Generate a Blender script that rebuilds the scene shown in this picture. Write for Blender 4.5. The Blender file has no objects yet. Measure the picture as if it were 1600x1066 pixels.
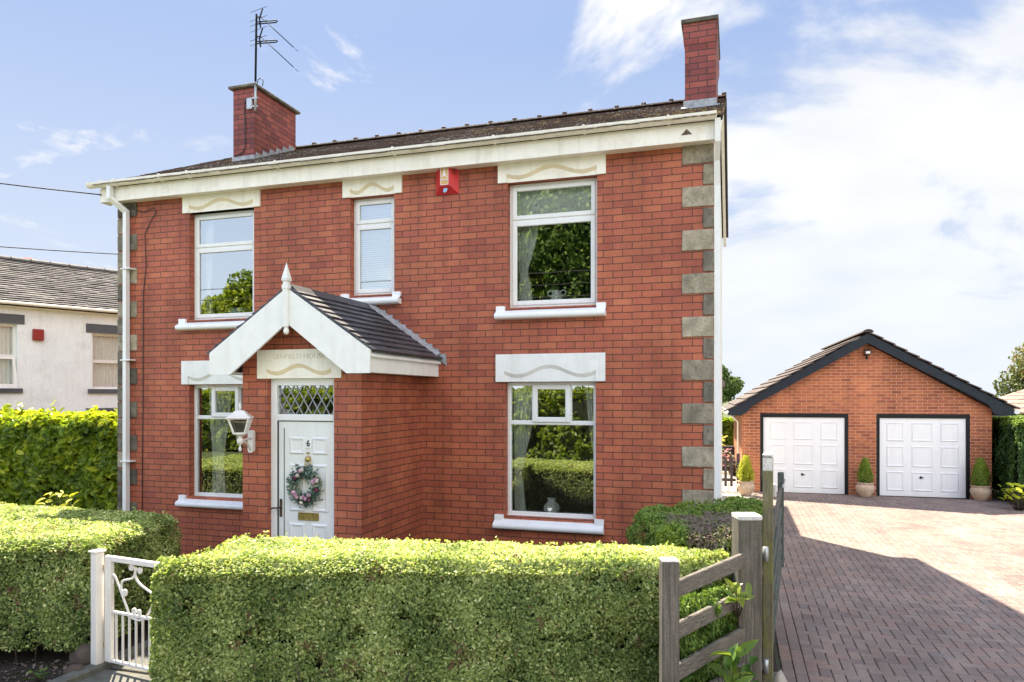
import bpy, math, random
import numpy as np
from mathutils import Vector, Matrix, noise
random.seed(7); rng = np.random.default_rng(7)
S = bpy.context.scene
R = math.radians

# ---------------------------------------------------------------- camera
cd = bpy.data.cameras.new('camera'); cam = bpy.data.objects.new('camera', cd)
S.collection.objects.link(cam); S.camera = cam
cam.location = (0, 0, 2.4)
cam.rotation_euler = (R(90), 0, R(17.33))
cd.sensor_width = 36.0; cd.lens = 36.0 * 1115 / 1600
cd.shift_y = (620 - 533) / 1600.0
cd.clip_start = 0.05; cd.clip_end = 3000
# ---------------------------------------------------------------- exposure
S.render.engine = 'CYCLES'
S.view_settings.view_transform = 'Standard'; S.view_settings.look = 'None'
S.view_settings.exposure = 1.9; S.view_settings.gamma = 1
# ---------------------------------------------------------------- sun
SUN = Vector((-0.48, 0.57, 1.0)).normalized()
sd = bpy.data.lights.new('sun', 'SUN'); sd.energy = 4.7; sd.angle = R(0.53); sd.color = (1.0, 0.88, 0.70)
so = bpy.data.objects.new('sun', sd); S.collection.objects.link(so)
so.location = (-10, 12, 25); so.rotation_euler = (-SUN).to_track_quat('-Z', 'Y').to_euler()
# ---------------------------------------------------------------- world: sky with clouds
W = bpy.data.worlds.new('World'); S.world = W; W.use_nodes = True
nt = W.node_tree; nt.nodes.clear()
def N(t, ty, **k):
    n = t.nodes.new(ty)
    for a, b in k.items():
        if a.startswith('i_'):
            n.inputs[int(a[2:])].default_value = b
        else: setattr(n, a, b)
    return n
out = N(nt, 'ShaderNodeOutputWorld'); bg = N(nt, 'ShaderNodeBackground'); bg.inputs[1].default_value = 0.15
sky = N(nt, 'ShaderNodeTexSky'); sky.sky_type = 'NISHITA'; sky.sun_disc = False
sky.sun_elevation = math.asin(SUN.z); sky.sun_rotation = math.atan2(SUN.x, SUN.y)
sky.air_density = 1.0; sky.dust_density = 1.2; sky.ozone_density = 1.6
tc = N(nt, 'ShaderNodeTexCoord'); sep = N(nt, 'ShaderNodeSeparateXYZ'); nt.links.new(tc.outputs['Generated'], sep.inputs[0])
def M(t, op, a, b=None, c=None):
    n = t.nodes.new('ShaderNodeMath'); n.operation = op
    for i, v in enumerate((a, b, c)):
        if v is None: continue
        if isinstance(v, (int, float)): n.inputs[i].default_value = v
        else: t.links.new(v, n.inputs[i])
    return n.outputs[0]
zz = M(nt, 'ADD', M(nt, 'MAXIMUM', sep.outputs[2], 0.0), 0.22)
px = M(nt, 'DIVIDE', sep.outputs[0], zz); py = M(nt, 'DIVIDE', sep.outputs[1], zz)
cmb = N(nt, 'ShaderNodeCombineXYZ'); nt.links.new(px, cmb.inputs[0]); nt.links.new(py, cmb.inputs[1])
cmb.inputs[2].default_value = 1.3
no = N(nt, 'ShaderNodeTexNoise'); no.inputs['Scale'].default_value = 1.15; no.inputs['Detail'].default_value = 9; no.inputs['Roughness'].default_value = 0.56
no.inputs['Distortion'].default_value = 0.35
nt.links.new(cmb.outputs[0], no.inputs['Vector'])
# more cloud towards the east (+X) and low down
bias = M(nt, 'ADD', M(nt, 'MULTIPLY', sep.outputs[0], 0.42), M(nt, 'MULTIPLY', M(nt, 'SUBTRACT', 0.32, sep.outputs[2]), 0.24))
front = M(nt, 'MULTIPLY', M(nt, 'MAXIMUM', M(nt, 'MULTIPLY', sep.outputs[1], -1.0), 0.0), 0.16)
val = M(nt, 'ADD', M(nt, 'ADD', no.outputs[0], bias), front)
mr = N(nt, 'ShaderNodeMapRange'); mr.interpolation_type = 'SMOOTHSTEP'
mr.inputs[1].default_value = 0.50; mr.inputs[2].default_value = 0.585; nt.links.new(val, mr.inputs[0])
# cloud body: slight grey bases
no2 = N(nt, 'ShaderNodeTexNoise'); no2.inputs['Scale'].default_value = 2.4; no2.inputs['Detail'].default_value = 7
nt.links.new(cmb.outputs[0], no2.inputs['Vector'])
cr = N(nt, 'ShaderNodeValToRGB'); cr.color_ramp.elements[0].position = 0.32; cr.color_ramp.elements[0].color = (1.52, 1.57, 1.70, 1)
cr.color_ramp.elements[1].position = 0.62; cr.color_ramp.elements[1].color = (1.98, 1.96, 1.93, 1)
nt.links.new(no2.outputs[0], cr.inputs[0])
# thin veil lifting the blue
veil = N(nt, 'ShaderNodeMixRGB'); veil.inputs[0].default_value = 0.965; veil.inputs[2].default_value = (0.66, 0.89, 1.42, 1)
nt.links.new(sky.outputs[0], veil.inputs[1])
# small loose puffs
no3 = N(nt, 'ShaderNodeTexNoise'); no3.inputs['Scale'].default_value = 2.6; no3.inputs['Detail'].default_value = 8; no3.inputs['Roughness'].default_value = 0.62; no3.inputs['Distortion'].default_value = 0.5
nt.links.new(cmb.outputs[0], no3.inputs['Vector'])
m3 = N(nt, 'ShaderNodeMapRange'); m3.interpolation_type = 'SMOOTHSTEP'; m3.inputs[1].default_value = 0.58; m3.inputs[2].default_value = 0.70; m3.inputs[4].default_value = 0.9; nt.links.new(no3.outputs[0], m3.inputs[0])
mask = M(nt, 'MAXIMUM', mr.outputs[0], m3.outputs[0])
mx = N(nt, 'ShaderNodeMixRGB'); nt.links.new(mask, mx.inputs[0]); nt.links.new(veil.outputs[0], mx.inputs[1]); nt.links.new(cr.outputs[0], mx.inputs[2])
# pale towards the horizon
hz_ = N(nt, 'ShaderNodeMapRange'); hz_.inputs[1].default_value = 0.0; hz_.inputs[2].default_value = 0.44; hz_.inputs[3].default_value = 0.92; hz_.inputs[4].default_value = 0.0; nt.links.new(sep.outputs[2], hz_.inputs[0])
hm = N(nt, 'ShaderNodeMixRGB'); hm.inputs[2].default_value = (1.55, 1.66, 1.80, 1); nt.links.new(hz_.outputs[0], hm.inputs[0]); nt.links.new(mx.outputs[0], hm.inputs[1])
# the half of the sky facing the sun-lit side of the clouds (away from the sun) is brighter
am = N(nt, 'ShaderNodeMapRange'); am.interpolation_type = 'SMOOTHSTEP'; am.inputs[1].default_value = -0.1; am.inputs[2].default_value = 0.7; am.inputs[3].default_value = 1.0; am.inputs[4].default_value = 2.7
nt.links.new(M(nt, 'MULTIPLY', sep.outputs[1], -1.0), am.inputs[0])
vs = N(nt, 'ShaderNodeVectorMath'); vs.operation = 'SCALE'; nt.links.new(hm.outputs[0], vs.inputs[0]); nt.links.new(am.outputs[0], vs.inputs['Scale'])
nt.links.new(vs.outputs[0], bg.inputs[0]); nt.links.new(bg.outputs[0], out.inputs[0])

# ================================================================ helpers
ORG = {}
def col(r, g, b): return (r, g, b, 1)
MATS = {}
def newmat(name):
    m = bpy.data.materials.new(name); m.use_nodes = True
    t = m.node_tree; t.nodes.clear()
    o = N(t, 'ShaderNodeOutputMaterial'); p = N(t, 'ShaderNodeBsdfPrincipled')
    t.links.new(p.outputs[0], o.inputs[0]); MATS[name] = m
    return m, t, p, o
def ramp(t, src, stops):
    r = N(t, 'ShaderNodeValToRGB'); e = r.color_ramp.elements
    e[0].position, e[0].color = stops[0][0], col(*stops[0][1]); e[1].position, e[1].color = stops[-1][0], col(*stops[-1][1])
    for p_, c_ in stops[1:-1]:
        x = e.new(p_); x.color = col(*c_)
    t.links.new(src, r.inputs[0]); return r.outputs[0]
def mixc(t, f, a, b, mode='MIX'):
    n = N(t, 'ShaderNodeMixRGB'); n.blend_type = mode
    for i, v in ((0, f), (1, a), (2, b)):
        if isinstance(v, (int, float)): n.inputs[i].default_value = v
        elif isinstance(v, tuple): n.inputs[i].default_value = col(*v)
        else: t.links.new(v, n.inputs[i])
    return n.outputs[0]
def nz(t, scale, detail=4, vec=None, rough=0.5, sc3=None):
    n = N(t, 'ShaderNodeTexNoise'); n.inputs['Scale'].default_value = scale; n.inputs['Detail'].default_value = detail; n.inputs['Roughness'].default_value = rough
    if vec is None:
        g = N(t, 'ShaderNodeNewGeometry'); vec = g.outputs['Position']
    if sc3:
        mp = N(t, 'ShaderNodeMapping'); mp.inputs['Scale'].default_value = sc3; t.links.new(vec, mp.inputs[0]); vec = mp.outputs[0]
    t.links.new(vec, n.inputs['Vector']); return n.outputs[0]
def bump(t, p, h, dist, strength=1.0):
    b = N(t, 'ShaderNodeBump'); b.inputs['Distance'].default_value = dist; b.inputs['Strength'].default_value = strength
    t.links.new(h, b.inputs['Height']); t.links.new(b.outputs[0], p.inputs['Normal'])
def simple(name, c, rough=0.5, metal=0.0, var=0.12, scale=6.0, dirt=None, bmp=0.0, bscale=40, spec=0.5, grain=None, streak=0.0, objvar=0.0):
    m, t, p, o = newmat(name)
    n1 = nz(t, scale, 5, sc3=grain)
    lo = tuple(x * (1 - var) for x in c); hi = tuple(min(1, x * (1 + var)) for x in c)
    cc = ramp(t, n1, [(0.3, lo), (0.7, hi)])
    if dirt:
        n2 = nz(t, dirt[1], 6, rough=0.65)
        f = N(t, 'ShaderNodeMapRange'); f.inputs[1].default_value = dirt[2]; f.inputs[2].default_value = dirt[2] + 0.2; f.inputs[4].default_value = dirt[3]
        t.links.new(n2, f.inputs[0]); cc = mixc(t, f.outputs[0], cc, dirt[0])
    if bmp: cc = mixc(t, 1.0, cc, ramp(t, nz(t, 70, 5, rough=0.75), [(0.3, (0.72,) * 3), (0.7, (1.25,) * 3)]), 'MULTIPLY')
    if streak:
        s1 = nz(t, 1.0, 6, rough=0.7, sc3=(9, 9, 1.1)); f2 = N(t, 'ShaderNodeMapRange'); f2.inputs[1].default_value = 0.50; f2.inputs[2].default_value = 0.72; f2.inputs[4].default_value = streak
        t.links.new(s1, f2.inputs[0]); cc = mixc(t, f2.outputs[0], cc, tuple(x * k_ for x, k_ in zip(c, (0.55, 0.50, 0.42))))
    if objvar:
        oi = N(t, 'ShaderNodeObjectInfo'); cc = mixc(t, 1.0, cc, ramp(t, oi.outputs['Random'], [(0, (1 - objvar,) * 3), (1, (1 + objvar,) * 3)]), 'MULTIPLY')
    t.links.new(cc, p.inputs['Base Color'])
    p.inputs['Roughness'].default_value = rough; p.inputs['Metallic'].default_value = metal
    p.inputs['Specular IOR Level'].default_value = spec
    if bmp: bump(t, p, nz(t, bscale, 5, sc3=grain), bmp)
    return m
def brickmat(name, w, h, mortar_sz, stops, mortar, var_noise=0.18, rough=0.6, bdist=0.004, tint=None, off=(0, 0), efflor=0.0):
    m, t, p, o = newmat(name)
    uv = N(t, 'ShaderNodeUVMap'); uv.uv_map = 'UVMap'
    mp = N(t, 'ShaderNodeMapping'); mp.inputs['Location'].default_value = (off[0], off[1], 0); t.links.new(uv.outputs[0], mp.inputs[0])
    # tiny wobble so that courses are not ruler straight
    wn = N(t, 'ShaderNodeTexNoise'); wn.inputs['Scale'].default_value = 7.0; t.links.new(mp.outputs[0], wn.inputs['Vector'])
    vm = N(t, 'ShaderNodeVectorMath'); vm.operation = 'MULTIPLY_ADD'; vm.inputs[1].default_value = (0.012, 0.010, 0)
    t.links.new(wn.outputs['Color'], vm.inputs[0]); t.links.new(mp.outputs[0], vm.inputs[2])
    b = N(t, 'ShaderNodeTexBrick'); t.links.new(vm.outputs[0], b.inputs['Vector'])
    b.inputs['Scale'].default_value = 1; b.inputs['Brick Width'].default_value = w; b.inputs['Row Height'].default_value = h
    b.inputs['Mortar Size'].default_value = mortar_sz; b.inputs['Mortar Smooth'].default_value = 0.25; b.inputs['Bias'].default_value = 0
    b.inputs['Color1'].default_value = (0, 0, 0, 1); b.inputs['Color2'].default_value = (1, 1, 1, 1); b.inputs['Mortar'].default_value = (.5, .5, .5, 1)
    c = ramp(t, b.outputs['Color'], stops)
    big = nz(t, 0.9, 3); fine = nz(t, 55, 4, rough=0.7)
    c = mixc(t, 1.0, c, ramp(t, big, [(0.3, (1 - var_noise,) * 3), (0.7, (1 + var_noise,) * 3)]), 'MULTIPLY')
    c = mixc(t, 1.0, c, ramp(t, fine, [(0.3, (0.86,) * 3), (0.72, (1.12,) * 3)]), 'MULTIPLY')
    st = nz(t, 1.0, 5, rough=0.6, sc3=(3.2, 3.2, 0.45)); c = mixc(t, 1.0, c, ramp(t, st, [(0.30, (0.74, 0.72, 0.74)), (0.5, (1.0, 1.0, 1.0)), (0.72, (1.12, 1.16, 1.16))]), 'MULTIPLY')
    sp = nz(t, 26, 3, rough=0.8); f0_ = N(t, 'ShaderNodeMapRange'); f0_.inputs[1].default_value = 0.66; f0_.inputs[2].default_value = 0.74; f0_.inputs[4].default_value = 0.45; t.links.new(sp, f0_.inputs[0]); c = mixc(t, f0_.outputs[0], c, (0.11, 0.035, 0.03))
    if efflor:
        e = nz(t, 7, 6, rough=0.7); f = N(t, 'ShaderNodeMapRange'); f.inputs[1].default_value = 0.66; f.inputs[2].default_value = 0.8; f.inputs[4].default_value = efflor
        t.links.new(e, f.inputs[0]); c = mixc(t, f.outputs[0], c, (0.5, 0.36, 0.3))
    mcol = mixc(t, nz(t, 2.0, 4), mortar, tuple(x * 1.9 for x in mortar))
    c = mixc(t, b.outputs['Fac'], c, mcol)
    t.links.new(c, p.inputs['Base Color']); p.inputs['Roughness'].default_value = rough; p.inputs['Specular IOR Level'].default_value = 0.35
    inv = M(t, 'SUBTRACT', 1.0, b.outputs['Fac']); hgt = M(t, 'ADD', inv, M(t, 'MULTIPLY', fine, 0.35))
    bump(t, p, hgt, bdist)
    return m
def leafmat(name, stops, trans=0.35, rough=0.45, spec=0.4, dead=None):
    m, t, p, o = newmat(name)
    a = N(t, 'ShaderNodeAttribute'); a.attribute_name = 'rnd'
    c = ramp(t, a.outputs['Fac'], stops)
    if dead:
        a2 = N(t, 'ShaderNodeAttribute'); a2.attribute_name = 'dead'
        c = mixc(t, a2.outputs['Fac'], c, dead)
    t.links.new(c, p.inputs['Base Color']); p.inputs['Roughness'].default_value = rough; p.inputs['Specular IOR Level'].default_value = spec
    tr = N(t, 'ShaderNodeBsdfTranslucent'); c2 = mixc(t, 1.0, c, (1.25, 1.35, 0.6), 'MULTIPLY'); t.links.new(c2, tr.inputs[0])
    mixs = N(t, 'ShaderNodeMixShader'); mixs.inputs[0].default_value = trans
    t.links.new(p.outputs[0], mixs.inputs[1]); t.links.new(tr.outputs[0], mixs.inputs[2]); t.links.new(mixs.outputs[0], o.inputs[0])
    return m

class MB:
    def __init__(s): s.v = []; s.f = []; s.sm = []
    def add(s, vs, fs, smooth=False):
        b = len(s.v); s.v += [tuple(v) for v in vs]; s.f += [tuple(b + i for i in f) for f in fs]; s.sm += [smooth] * len(fs); return s
    def box(s, x0, x1, y0, y1, z0, z1, bev=0.0):
        if x1 < x0: x0, x1 = x1, x0
        if y1 < y0: y0, y1 = y1, y0
        if z1 < z0: z0, z1 = z1, z0
        if bev <= 0:
            v = [(x, y, z) for x in (x0, x1) for y in (y0, y1) for z in (z0, z1)]
            return s.add(v, [(0, 1, 3, 2), (4, 6, 7, 5), (0, 4, 5, 1), (2, 3, 7, 6), (0, 2, 6, 4), (1, 5, 7, 3)])
        b = min(bev, (x1 - x0) / 2.2, (y1 - y0) / 2.2, (z1 - z0) / 2.2)
        V = []; idx = {}
        for i, x in enumerate((x0, x1)):
            for j, y in enumerate((y0, y1)):
                for k, z in enumerate((z0, z1)):
                    sx, sy, sz = (1, -1)[i], (1, -1)[j], (1, -1)[k]
                    idx[i, j, k, 'x'] = len(V); V.append((x, y + sy * b, z + sz * b))
                    idx[i, j, k, 'y'] = len(V); V.append((x + sx * b, y, z + sz * b))
                    idx[i, j, k, 'z'] = len(V); V.append((x + sx * b, y + sy * b, z))
        F = []
        for i in (0, 1): F.append([idx[i, 0, 0, 'x'], idx[i, 0, 1, 'x'], idx[i, 1, 1, 'x'], idx[i, 1, 0, 'x']][::(1 if i == 0 else -1)])
        for j in (0, 1): F.append([idx[0, j, 0, 'y'], idx[1, j, 0, 'y'], idx[1, j, 1, 'y'], idx[0, j, 1, 'y']][::(1 if j == 0 else -1)])
        for k in (0, 1): F.append([idx[0, 0, k, 'z'], idx[0, 1, k, 'z'], idx[1, 1, k, 'z'], idx[1, 0, k, 'z']][::(1 if k == 0 else -1)])
        for i in (0, 1):
            for j in (0, 1):
                F.append([idx[i, j, 0, 'x'], idx[i, j, 0, 'y'], idx[i, j, 1, 'y'], idx[i, j, 1, 'x']][::(-1 if i == j else 1)])
            for k in (0, 1):
                F.append([idx[i, 0, k, 'x'], idx[i, 1, k, 'x'], idx[i, 1, k, 'z'], idx[i, 0, k, 'z']][::(-1 if i == k else 1)])
        for j in (0, 1):
            for k in (0, 1):
                F.append([idx[0, j, k, 'y'], idx[0, j, k, 'z'], idx[1, j, k, 'z'], idx[1, j, k, 'y']][::(-1 if j == k else 1)])
        for i in (0, 1):
            for j in (0, 1):
                for k in (0, 1):
                    F.append([idx[i, j, k, 'x'], idx[i, j, k, 'y'], idx[i, j, k, 'z']][::(1 if (i + j + k) % 2 else -1)])
        return s.add(V, F)
    def prism(s, poly, axis, a, b):
        # poly: list of 2D points; extruded along axis between a and b
        n = len(poly)
        def mk(p, q):
            return {'y': (p[0], q, p[1]), 'x': (q, p[0], p[1]), 'z': (p[0], p[1], q)}[axis]
        v = [mk(p, a) for p in poly] + [mk(p, b) for p in poly]
        f = [tuple(range(n))[::-1], tuple(range(n, 2 * n))] + [(i, (i + 1) % n, n + (i + 1) % n, n + i) for i in range(n)]
        return s.add(v, f)
    def tube(s, pts, r, seg=8, square=False, cap=True, up=Vector((0, 0, 1)), smooth=True):
        pts = [Vector(p) for p in pts]; rr = r if isinstance(r, (list, tuple)) else [r] * len(pts)
        if square: seg = 4; smooth = False
        V = []; prev = None
        for i, p in enumerate(pts):
            if i == 0: d = pts[1] - p
            elif i == len(pts) - 1: d = p - pts[-2]
            else: d = (pts[i + 1] - p).normalized() + (p - pts[i - 1]).normalized()
            d.normalize()
            a = prev if prev is not None else (up.cross(d) if abs(up.dot(d)) < 0.95 else Vector((1, 0, 0)))
            a = (a - d * a.dot(d)).normalized(); b = d.cross(a); prev = a
            for k in range(seg):
                t = 2 * math.pi * (k + (0.5 if square else 0)) / seg
                q = rr[i] * (1.4142 if square else 1)
                V.append(p + a * math.cos(t) * q + b * math.sin(t) * q)
        F = []
        for i in range(len(pts) - 1):
            for k in range(seg):
                F.append((i * seg + k, i * seg + (k + 1) % seg, (i + 1) * seg + (k + 1) % seg, (i + 1) * seg + k))
        s.add(V, F, smooth)
        if cap:
            b0 = len(s.v) - len(V)
            s.f.append(tuple(b0 + k for k in range(seg))[::-1]); s.sm.append(False)
            s.f.append(tuple(b0 + (len(pts) - 1) * seg + k for k in range(seg))); s.sm.append(False)
        return s
    def lathe(s, prof, c, seg=20, smooth=True):
        V = [(c[0] + r * math.cos(2 * math.pi * k / seg), c[1] + r * math.sin(2 * math.pi * k / seg), c[2] + z) for r, z in prof for k in range(seg)]
        F = [(i * seg + k, i * seg + (k + 1) % seg, (i + 1) * seg + (k + 1) % seg, (i + 1) * seg + k) for i in range(len(prof) - 1) for k in range(seg)]
        s.add(V, F, smooth); b = len(s.v) - len(V)
        if prof[0][0] > 1e-4: s.f.append(tuple(b + k for k in range(seg))[::-1]); s.sm.append(False)
        if prof[-1][0] > 1e-4: s.f.append(tuple(b + (len(prof) - 1) * seg + k for k in range(seg))); s.sm.append(False)
        return s
    def mesh(s, name, c):
        me = bpy.data.meshes.new(name)
        me.from_pydata([(v[0] - c[0], v[1] - c[1], v[2] - c[2]) for v in s.v], [], s.f)
        uvl = me.uv_layers.new(name='UVMap')
        me.polygons.foreach_set('use_smooth', s.sm)
        for p in me.polygons:
            n = p.normal; ax = max(range(3), key=lambda i: abs(n[i]))
            for li in p.loop_indices:
                v = s.v[me.loops[li].vertex_index]
                uvl.data[li].uv = (v[0], v[1]) if ax == 2 else ((v[0], v[2]) if ax == 1 else (v[1], v[2]))
        me.update(); return me
def bbox(v):
    a = np.array(v); return a.min(0), a.max(0)
def thing(name, label, cat, loc, rotz=0, group=None, local=False):
    o = bpy.data.objects.new(name, None); S.collection.objects.link(o); o.empty_display_size = 0.2
    o.location = loc; o.rotation_euler = (0, 0, rotz)
    o['label'] = label; o['category'] = cat
    if group: o['group'] = group
    ORG[o.name] = Vector((0, 0, 0)) if local else Vector(loc)
    return o
def part(name, mb, mat, parent, label=None):
    lo, hi = bbox(mb.v); c = Vector((lo + hi) / 2)
    me = mb.mesh(name, c); me.materials.append(MATS[mat])
    o = bpy.data.objects.new(name, me); S.collection.objects.link(o)
    o.parent = parent; o.location = c - ORG[parent.name]; ORG[o.name] = c
    if label: o['label'] = label
    return o
def solo(name, mb, mat, label=None, cat=None, group=None, kind=None):
    lo, hi = bbox(mb.v); c = Vector(((lo[0] + hi[0]) / 2, (lo[1] + hi[1]) / 2, lo[2]))
    me = mb.mesh(name, c); me.materials.append(MATS[mat])
    o = bpy.data.objects.new(name, me); S.collection.objects.link(o); o.location = c; ORG[o.name] = c
    if label: o['label'] = label
    if cat: o['category'] = cat
    if group: o['group'] = group
    if kind: o['kind'] = kind
    return o
def copy_tree(o, parent=None):
    c = o.copy(); S.collection.objects.link(c); c.parent = parent
    if parent is not None: c.matrix_parent_inverse = o.matrix_parent_inverse
    for ch in list(o.children): copy_tree(ch, c)
    return c
# leaves: every leaf a small folded four-point blade
def leaves(name, P, Nn, size, aspect, mat, parent=None, rnd=None, dead=None, droop=0.25, updir=None, solo_tags=None):
    n = len(P); P = np.asarray(P, float); Nn = np.asarray(Nn, float)
    Nn = Nn / np.maximum(np.linalg.norm(Nn, axis=1, keepdims=True), 1e-6)
    if updir is None:
        r = rng.normal(size=(n, 3))
    else:
        r = np.asarray(updir, float) + rng.normal(size=(n, 3)) * 0.35
    T = r - Nn * (r * Nn).sum(1, keepdims=True); T /= np.maximum(np.linalg.norm(T, axis=1, keepdims=True), 1e-6)
    B = np.cross(Nn, T)
    size = (np.full(n, size) if np.isscalar(size) else size)[:, None]
    fine = float(size.mean()) > .085 and n < 40000
    w = size * aspect * 0.5
    a = P - T * size * 0.5; tip = P + T * size * 0.5 - Nn * size * droop * 0.5
    l = P - B * w + Nn * size * 0.10 - T * size * 0.05; rr = P + B * w + Nn * size * 0.10 - T * size * 0.05
    if fine:
        vs = []
        for t_ in (0, .25, .5, .75, 1): vs.append(P + T * size * (t_ - .5) - Nn * size * droop * .6 * t_ ** 2)
        for sg_ in (-1, 1):
            for t_, w_ in ((.22, .80), (.50, 1.0), (.78, .66)): vs.append(P + T * size * (t_ - .5) + B * w * w_ * sg_ + Nn * size * (.10 - droop * .6 * t_ ** 2))
        V = np.stack(vs, 1).reshape(-1, 3)
        pat = [(0, 5, 1), (1, 5, 6, 2), (2, 6, 7, 3), (3, 7, 4), (0, 1, 8), (1, 2, 9, 8), (2, 3, 10, 9), (3, 4, 10)]
    else:
        V = np.stack([a, rr, tip, l], 1).reshape(-1, 3); pat = [(0, 1, 2, 3)]
    nv = len(V) // n; npat = len(pat)
    lo, hi = V.min(0), V.max(0); c = Vector((lo + hi) / 2)
    if parent is None: c = Vector(((lo[0] + hi[0]) / 2, (lo[1] + hi[1]) / 2, lo[2]))
    V = V - np.array(c)
    me = bpy.data.meshes.new(name)
    me.vertices.add(nv * n); me.vertices.foreach_set('co', V.astype(np.float32).ravel())
    flat = np.array([q for f_ in pat for q in f_], dtype=np.int32); lens = np.array([len(f_) for f_ in pat], dtype=np.int32); st_ = np.concatenate([[0], np.cumsum(lens)[:-1]])
    LI = (np.arange(n, dtype=np.int32)[:, None] * nv + flat[None, :]).ravel(); LS = (np.arange(n, dtype=np.int32)[:, None] * len(flat) + st_[None, :]).ravel().astype(np.int32)
    me.loops.add(len(LI)); me.loops.foreach_set('vertex_index', LI)
    me.polygons.add(n * npat); me.polygons.foreach_set('loop_start', LS)
    at = me.attributes.new('rnd', 'FLOAT', 'FACE')
    if rnd is None: rnd = rng.random(n)
    at.data.foreach_set('value', np.repeat(np.clip(rnd, 0, 1), npat).astype(np.float32))
    if dead is not None:
        a2 = me.attributes.new('dead', 'FLOAT', 'FACE'); a2.data.foreach_set('value', np.repeat(np.clip(dead, 0, 1), npat).astype(np.float32))
    me.update(calc_edges=True); me.materials.append(MATS[mat])
    o = bpy.data.objects.new(name, me); S.collection.objects.link(o)
    if parent is not None: o.parent = parent; o.location = c - ORG[parent.name]
    else: o.location = c
    ORG[o.name] = c
    return o
def fnoise(P, s, seed=0.0):
    return np.array([noise.noise(Vector((p[0] * s + seed, p[1] * s - seed, p[2] * s + 2 * seed))) for p in P])
def text_mb(body, size, depth, x, y, z, face='y', font_bold=False, sx=1.0, align='CENTER'):
    cu = bpy.data.curves.new('lettering', 'FONT'); cu.body = body; cu.size = size; cu.extrude = depth / 2; cu.align_x = align; cu.align_y = 'CENTER'
    if font_bold: cu.offset = size * 0.018
    ob = bpy.data.objects.new('lettering', cu); S.collection.objects.link(ob)
    dg = bpy.context.evaluated_depsgraph_get(); me = ob.evaluated_get(dg).to_mesh()
    mb = MB(); mb.add([(x + v.co.x * sx, y - v.co.z, z + v.co.y) for v in me.vertices], [tuple(p.vertices) for p in me.polygons])
    ob.evaluated_get(dg).to_mesh_clear(); bpy.data.objects.remove(ob); bpy.data.curves.remove(cu)
    return mb

# ================================================================ materials
brickmat('red_brick', 0.238, 0.0860, 0.0050, [(0.0, (0.325, 0.084, 0.050)), (0.2, (0.380, 0.102, 0.055)), (0.6, (0.410, 0.115, 0.058)), (0.86, (0.440, 0.134, 0.065)), (1.0, (0.355, 0.093, 0.058))], (0.045, 0.028, 0.022), efflor=0.35)
brickmat('chimney_brick', 0.238, 0.0860, 0.006, [(0.0, (0.17, 0.038, 0.034)), (0.6, (0.27, 0.065, 0.048)), (1.0, (0.32, 0.082, 0.058))], (0.03, 0.022, 0.022), efflor=0.2)
brickmat('garage_brick', 0.225, 0.075, 0.006, [(0.0, (0.28, 0.085, 0.045)), (0.3, (0.40, 0.125, 0.055)), (0.7, (0.47, 0.155, 0.065)), (1.0, (0.36, 0.10, 0.055))], (0.40, 0.25, 0.17), off=(0.05, 0.0), rough=0.8)
simple('white_paint', (0.80, 0.80, 0.77), 0.45, var=0.04, dirt=((0.55, 0.52, 0.44), 5, 0.60, 0.35), streak=0.22)
simple('cream_paint', (0.87, 0.83, 0.74), 0.5, var=0.06, dirt=((0.42, 0.34, 0.20), 3.0, 0.55, 0.4), streak=0.35)
simple('lintel_cream', (0.87, 0.83, 0.73), 0.6, var=0.05, dirt=((0.62, 0.50, 0.30), 6, 0.6, 0.35), streak=0.25)
simple('tan_paint', (0.76, 0.65, 0.45), 0.6, var=0.06)
simple('sill_white', (0.84, 0.84, 0.84), 0.4, var=0.03, dirt=((0.6, 0.58, 0.52), 8, 0.66, 0.35), streak=0.15)
simple('upvc', (0.80, 0.80, 0.78), 0.3, var=0.03, dirt=((0.55, 0.54, 0.48), 9, 0.66, 0.3), streak=0.12)
simple('render_white', (0.80, 0.80, 0.77), 0.8, var=0.05, bmp=0.003, bscale=90, streak=0.2)
simple('stone', (0.36, 0.31, 0.225), 0.9, var=0.35, scale=14, dirt=((0.07, 0.062, 0.05), 7.0, 0.50, 0.75), bmp=0.012, bscale=28, objvar=0.2, streak=0.5)
simple('stone_dark', (0.17, 0.15, 0.115), 0.9, var=0.4, scale=14, dirt=((0.035, 0.033, 0.03), 7.0, 0.48, 0.8), bmp=0.012, bscale=28, objvar=0.3, streak=0.5)
simple('lead', (0.30, 0.31, 0.33), 0.45, var=0.3, scale=14, dirt=((0.55, 0.55, 0.57), 12, 0.55, 0.7))
simple('dark_gap', (0.02, 0.02, 0.022), 0.8)
simple('interior', (0.30, 0.28, 0.25), 0.9, var=0.05)
simple('curtain_white', (0.86, 0.87, 0.84), 0.9, var=0.05)
simple('blind_white', (0.85, 0.87, 0.9), 0.6, var=0.02)
simple('ceramic', (0.90, 0.91, 0.89), 0.25, var=0.03)
simple('ceramic_green', (0.45, 0.60, 0.52), 0.2, var=0.06)
simple('brass', (0.48, 0.36, 0.12), 0.35, metal=0.8, var=0.3, scale=30)
simple('bronze', (0.10, 0.065, 0.045), 0.45, metal=0.5, var=0.3, scale=30)
simple('black_paint', (0.008, 0.009, 0.011), 0.6, var=0.2, spec=0.3)
simple('barge_blue_black', (0.012, 0.018, 0.028), 0.5, var=0.2, spec=0.3)
simple('aerial_metal', (0.012, 0.012, 0.014), 0.7, var=0.3, spec=0.2)
simple('galvanised', (0.42, 0.44, 0.45), 0.4, metal=0.6, var=0.2, scale=25)
simple('alarm_red', (0.58, 0.035, 0.035), 0.35, var=0.06)
simple('alarm_dark', (0.28, 0.02, 0.02), 0.5, var=0.06)
simple('alarm_label', (0.62, 0.36, 0.12), 0.5, var=0.05)
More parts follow.
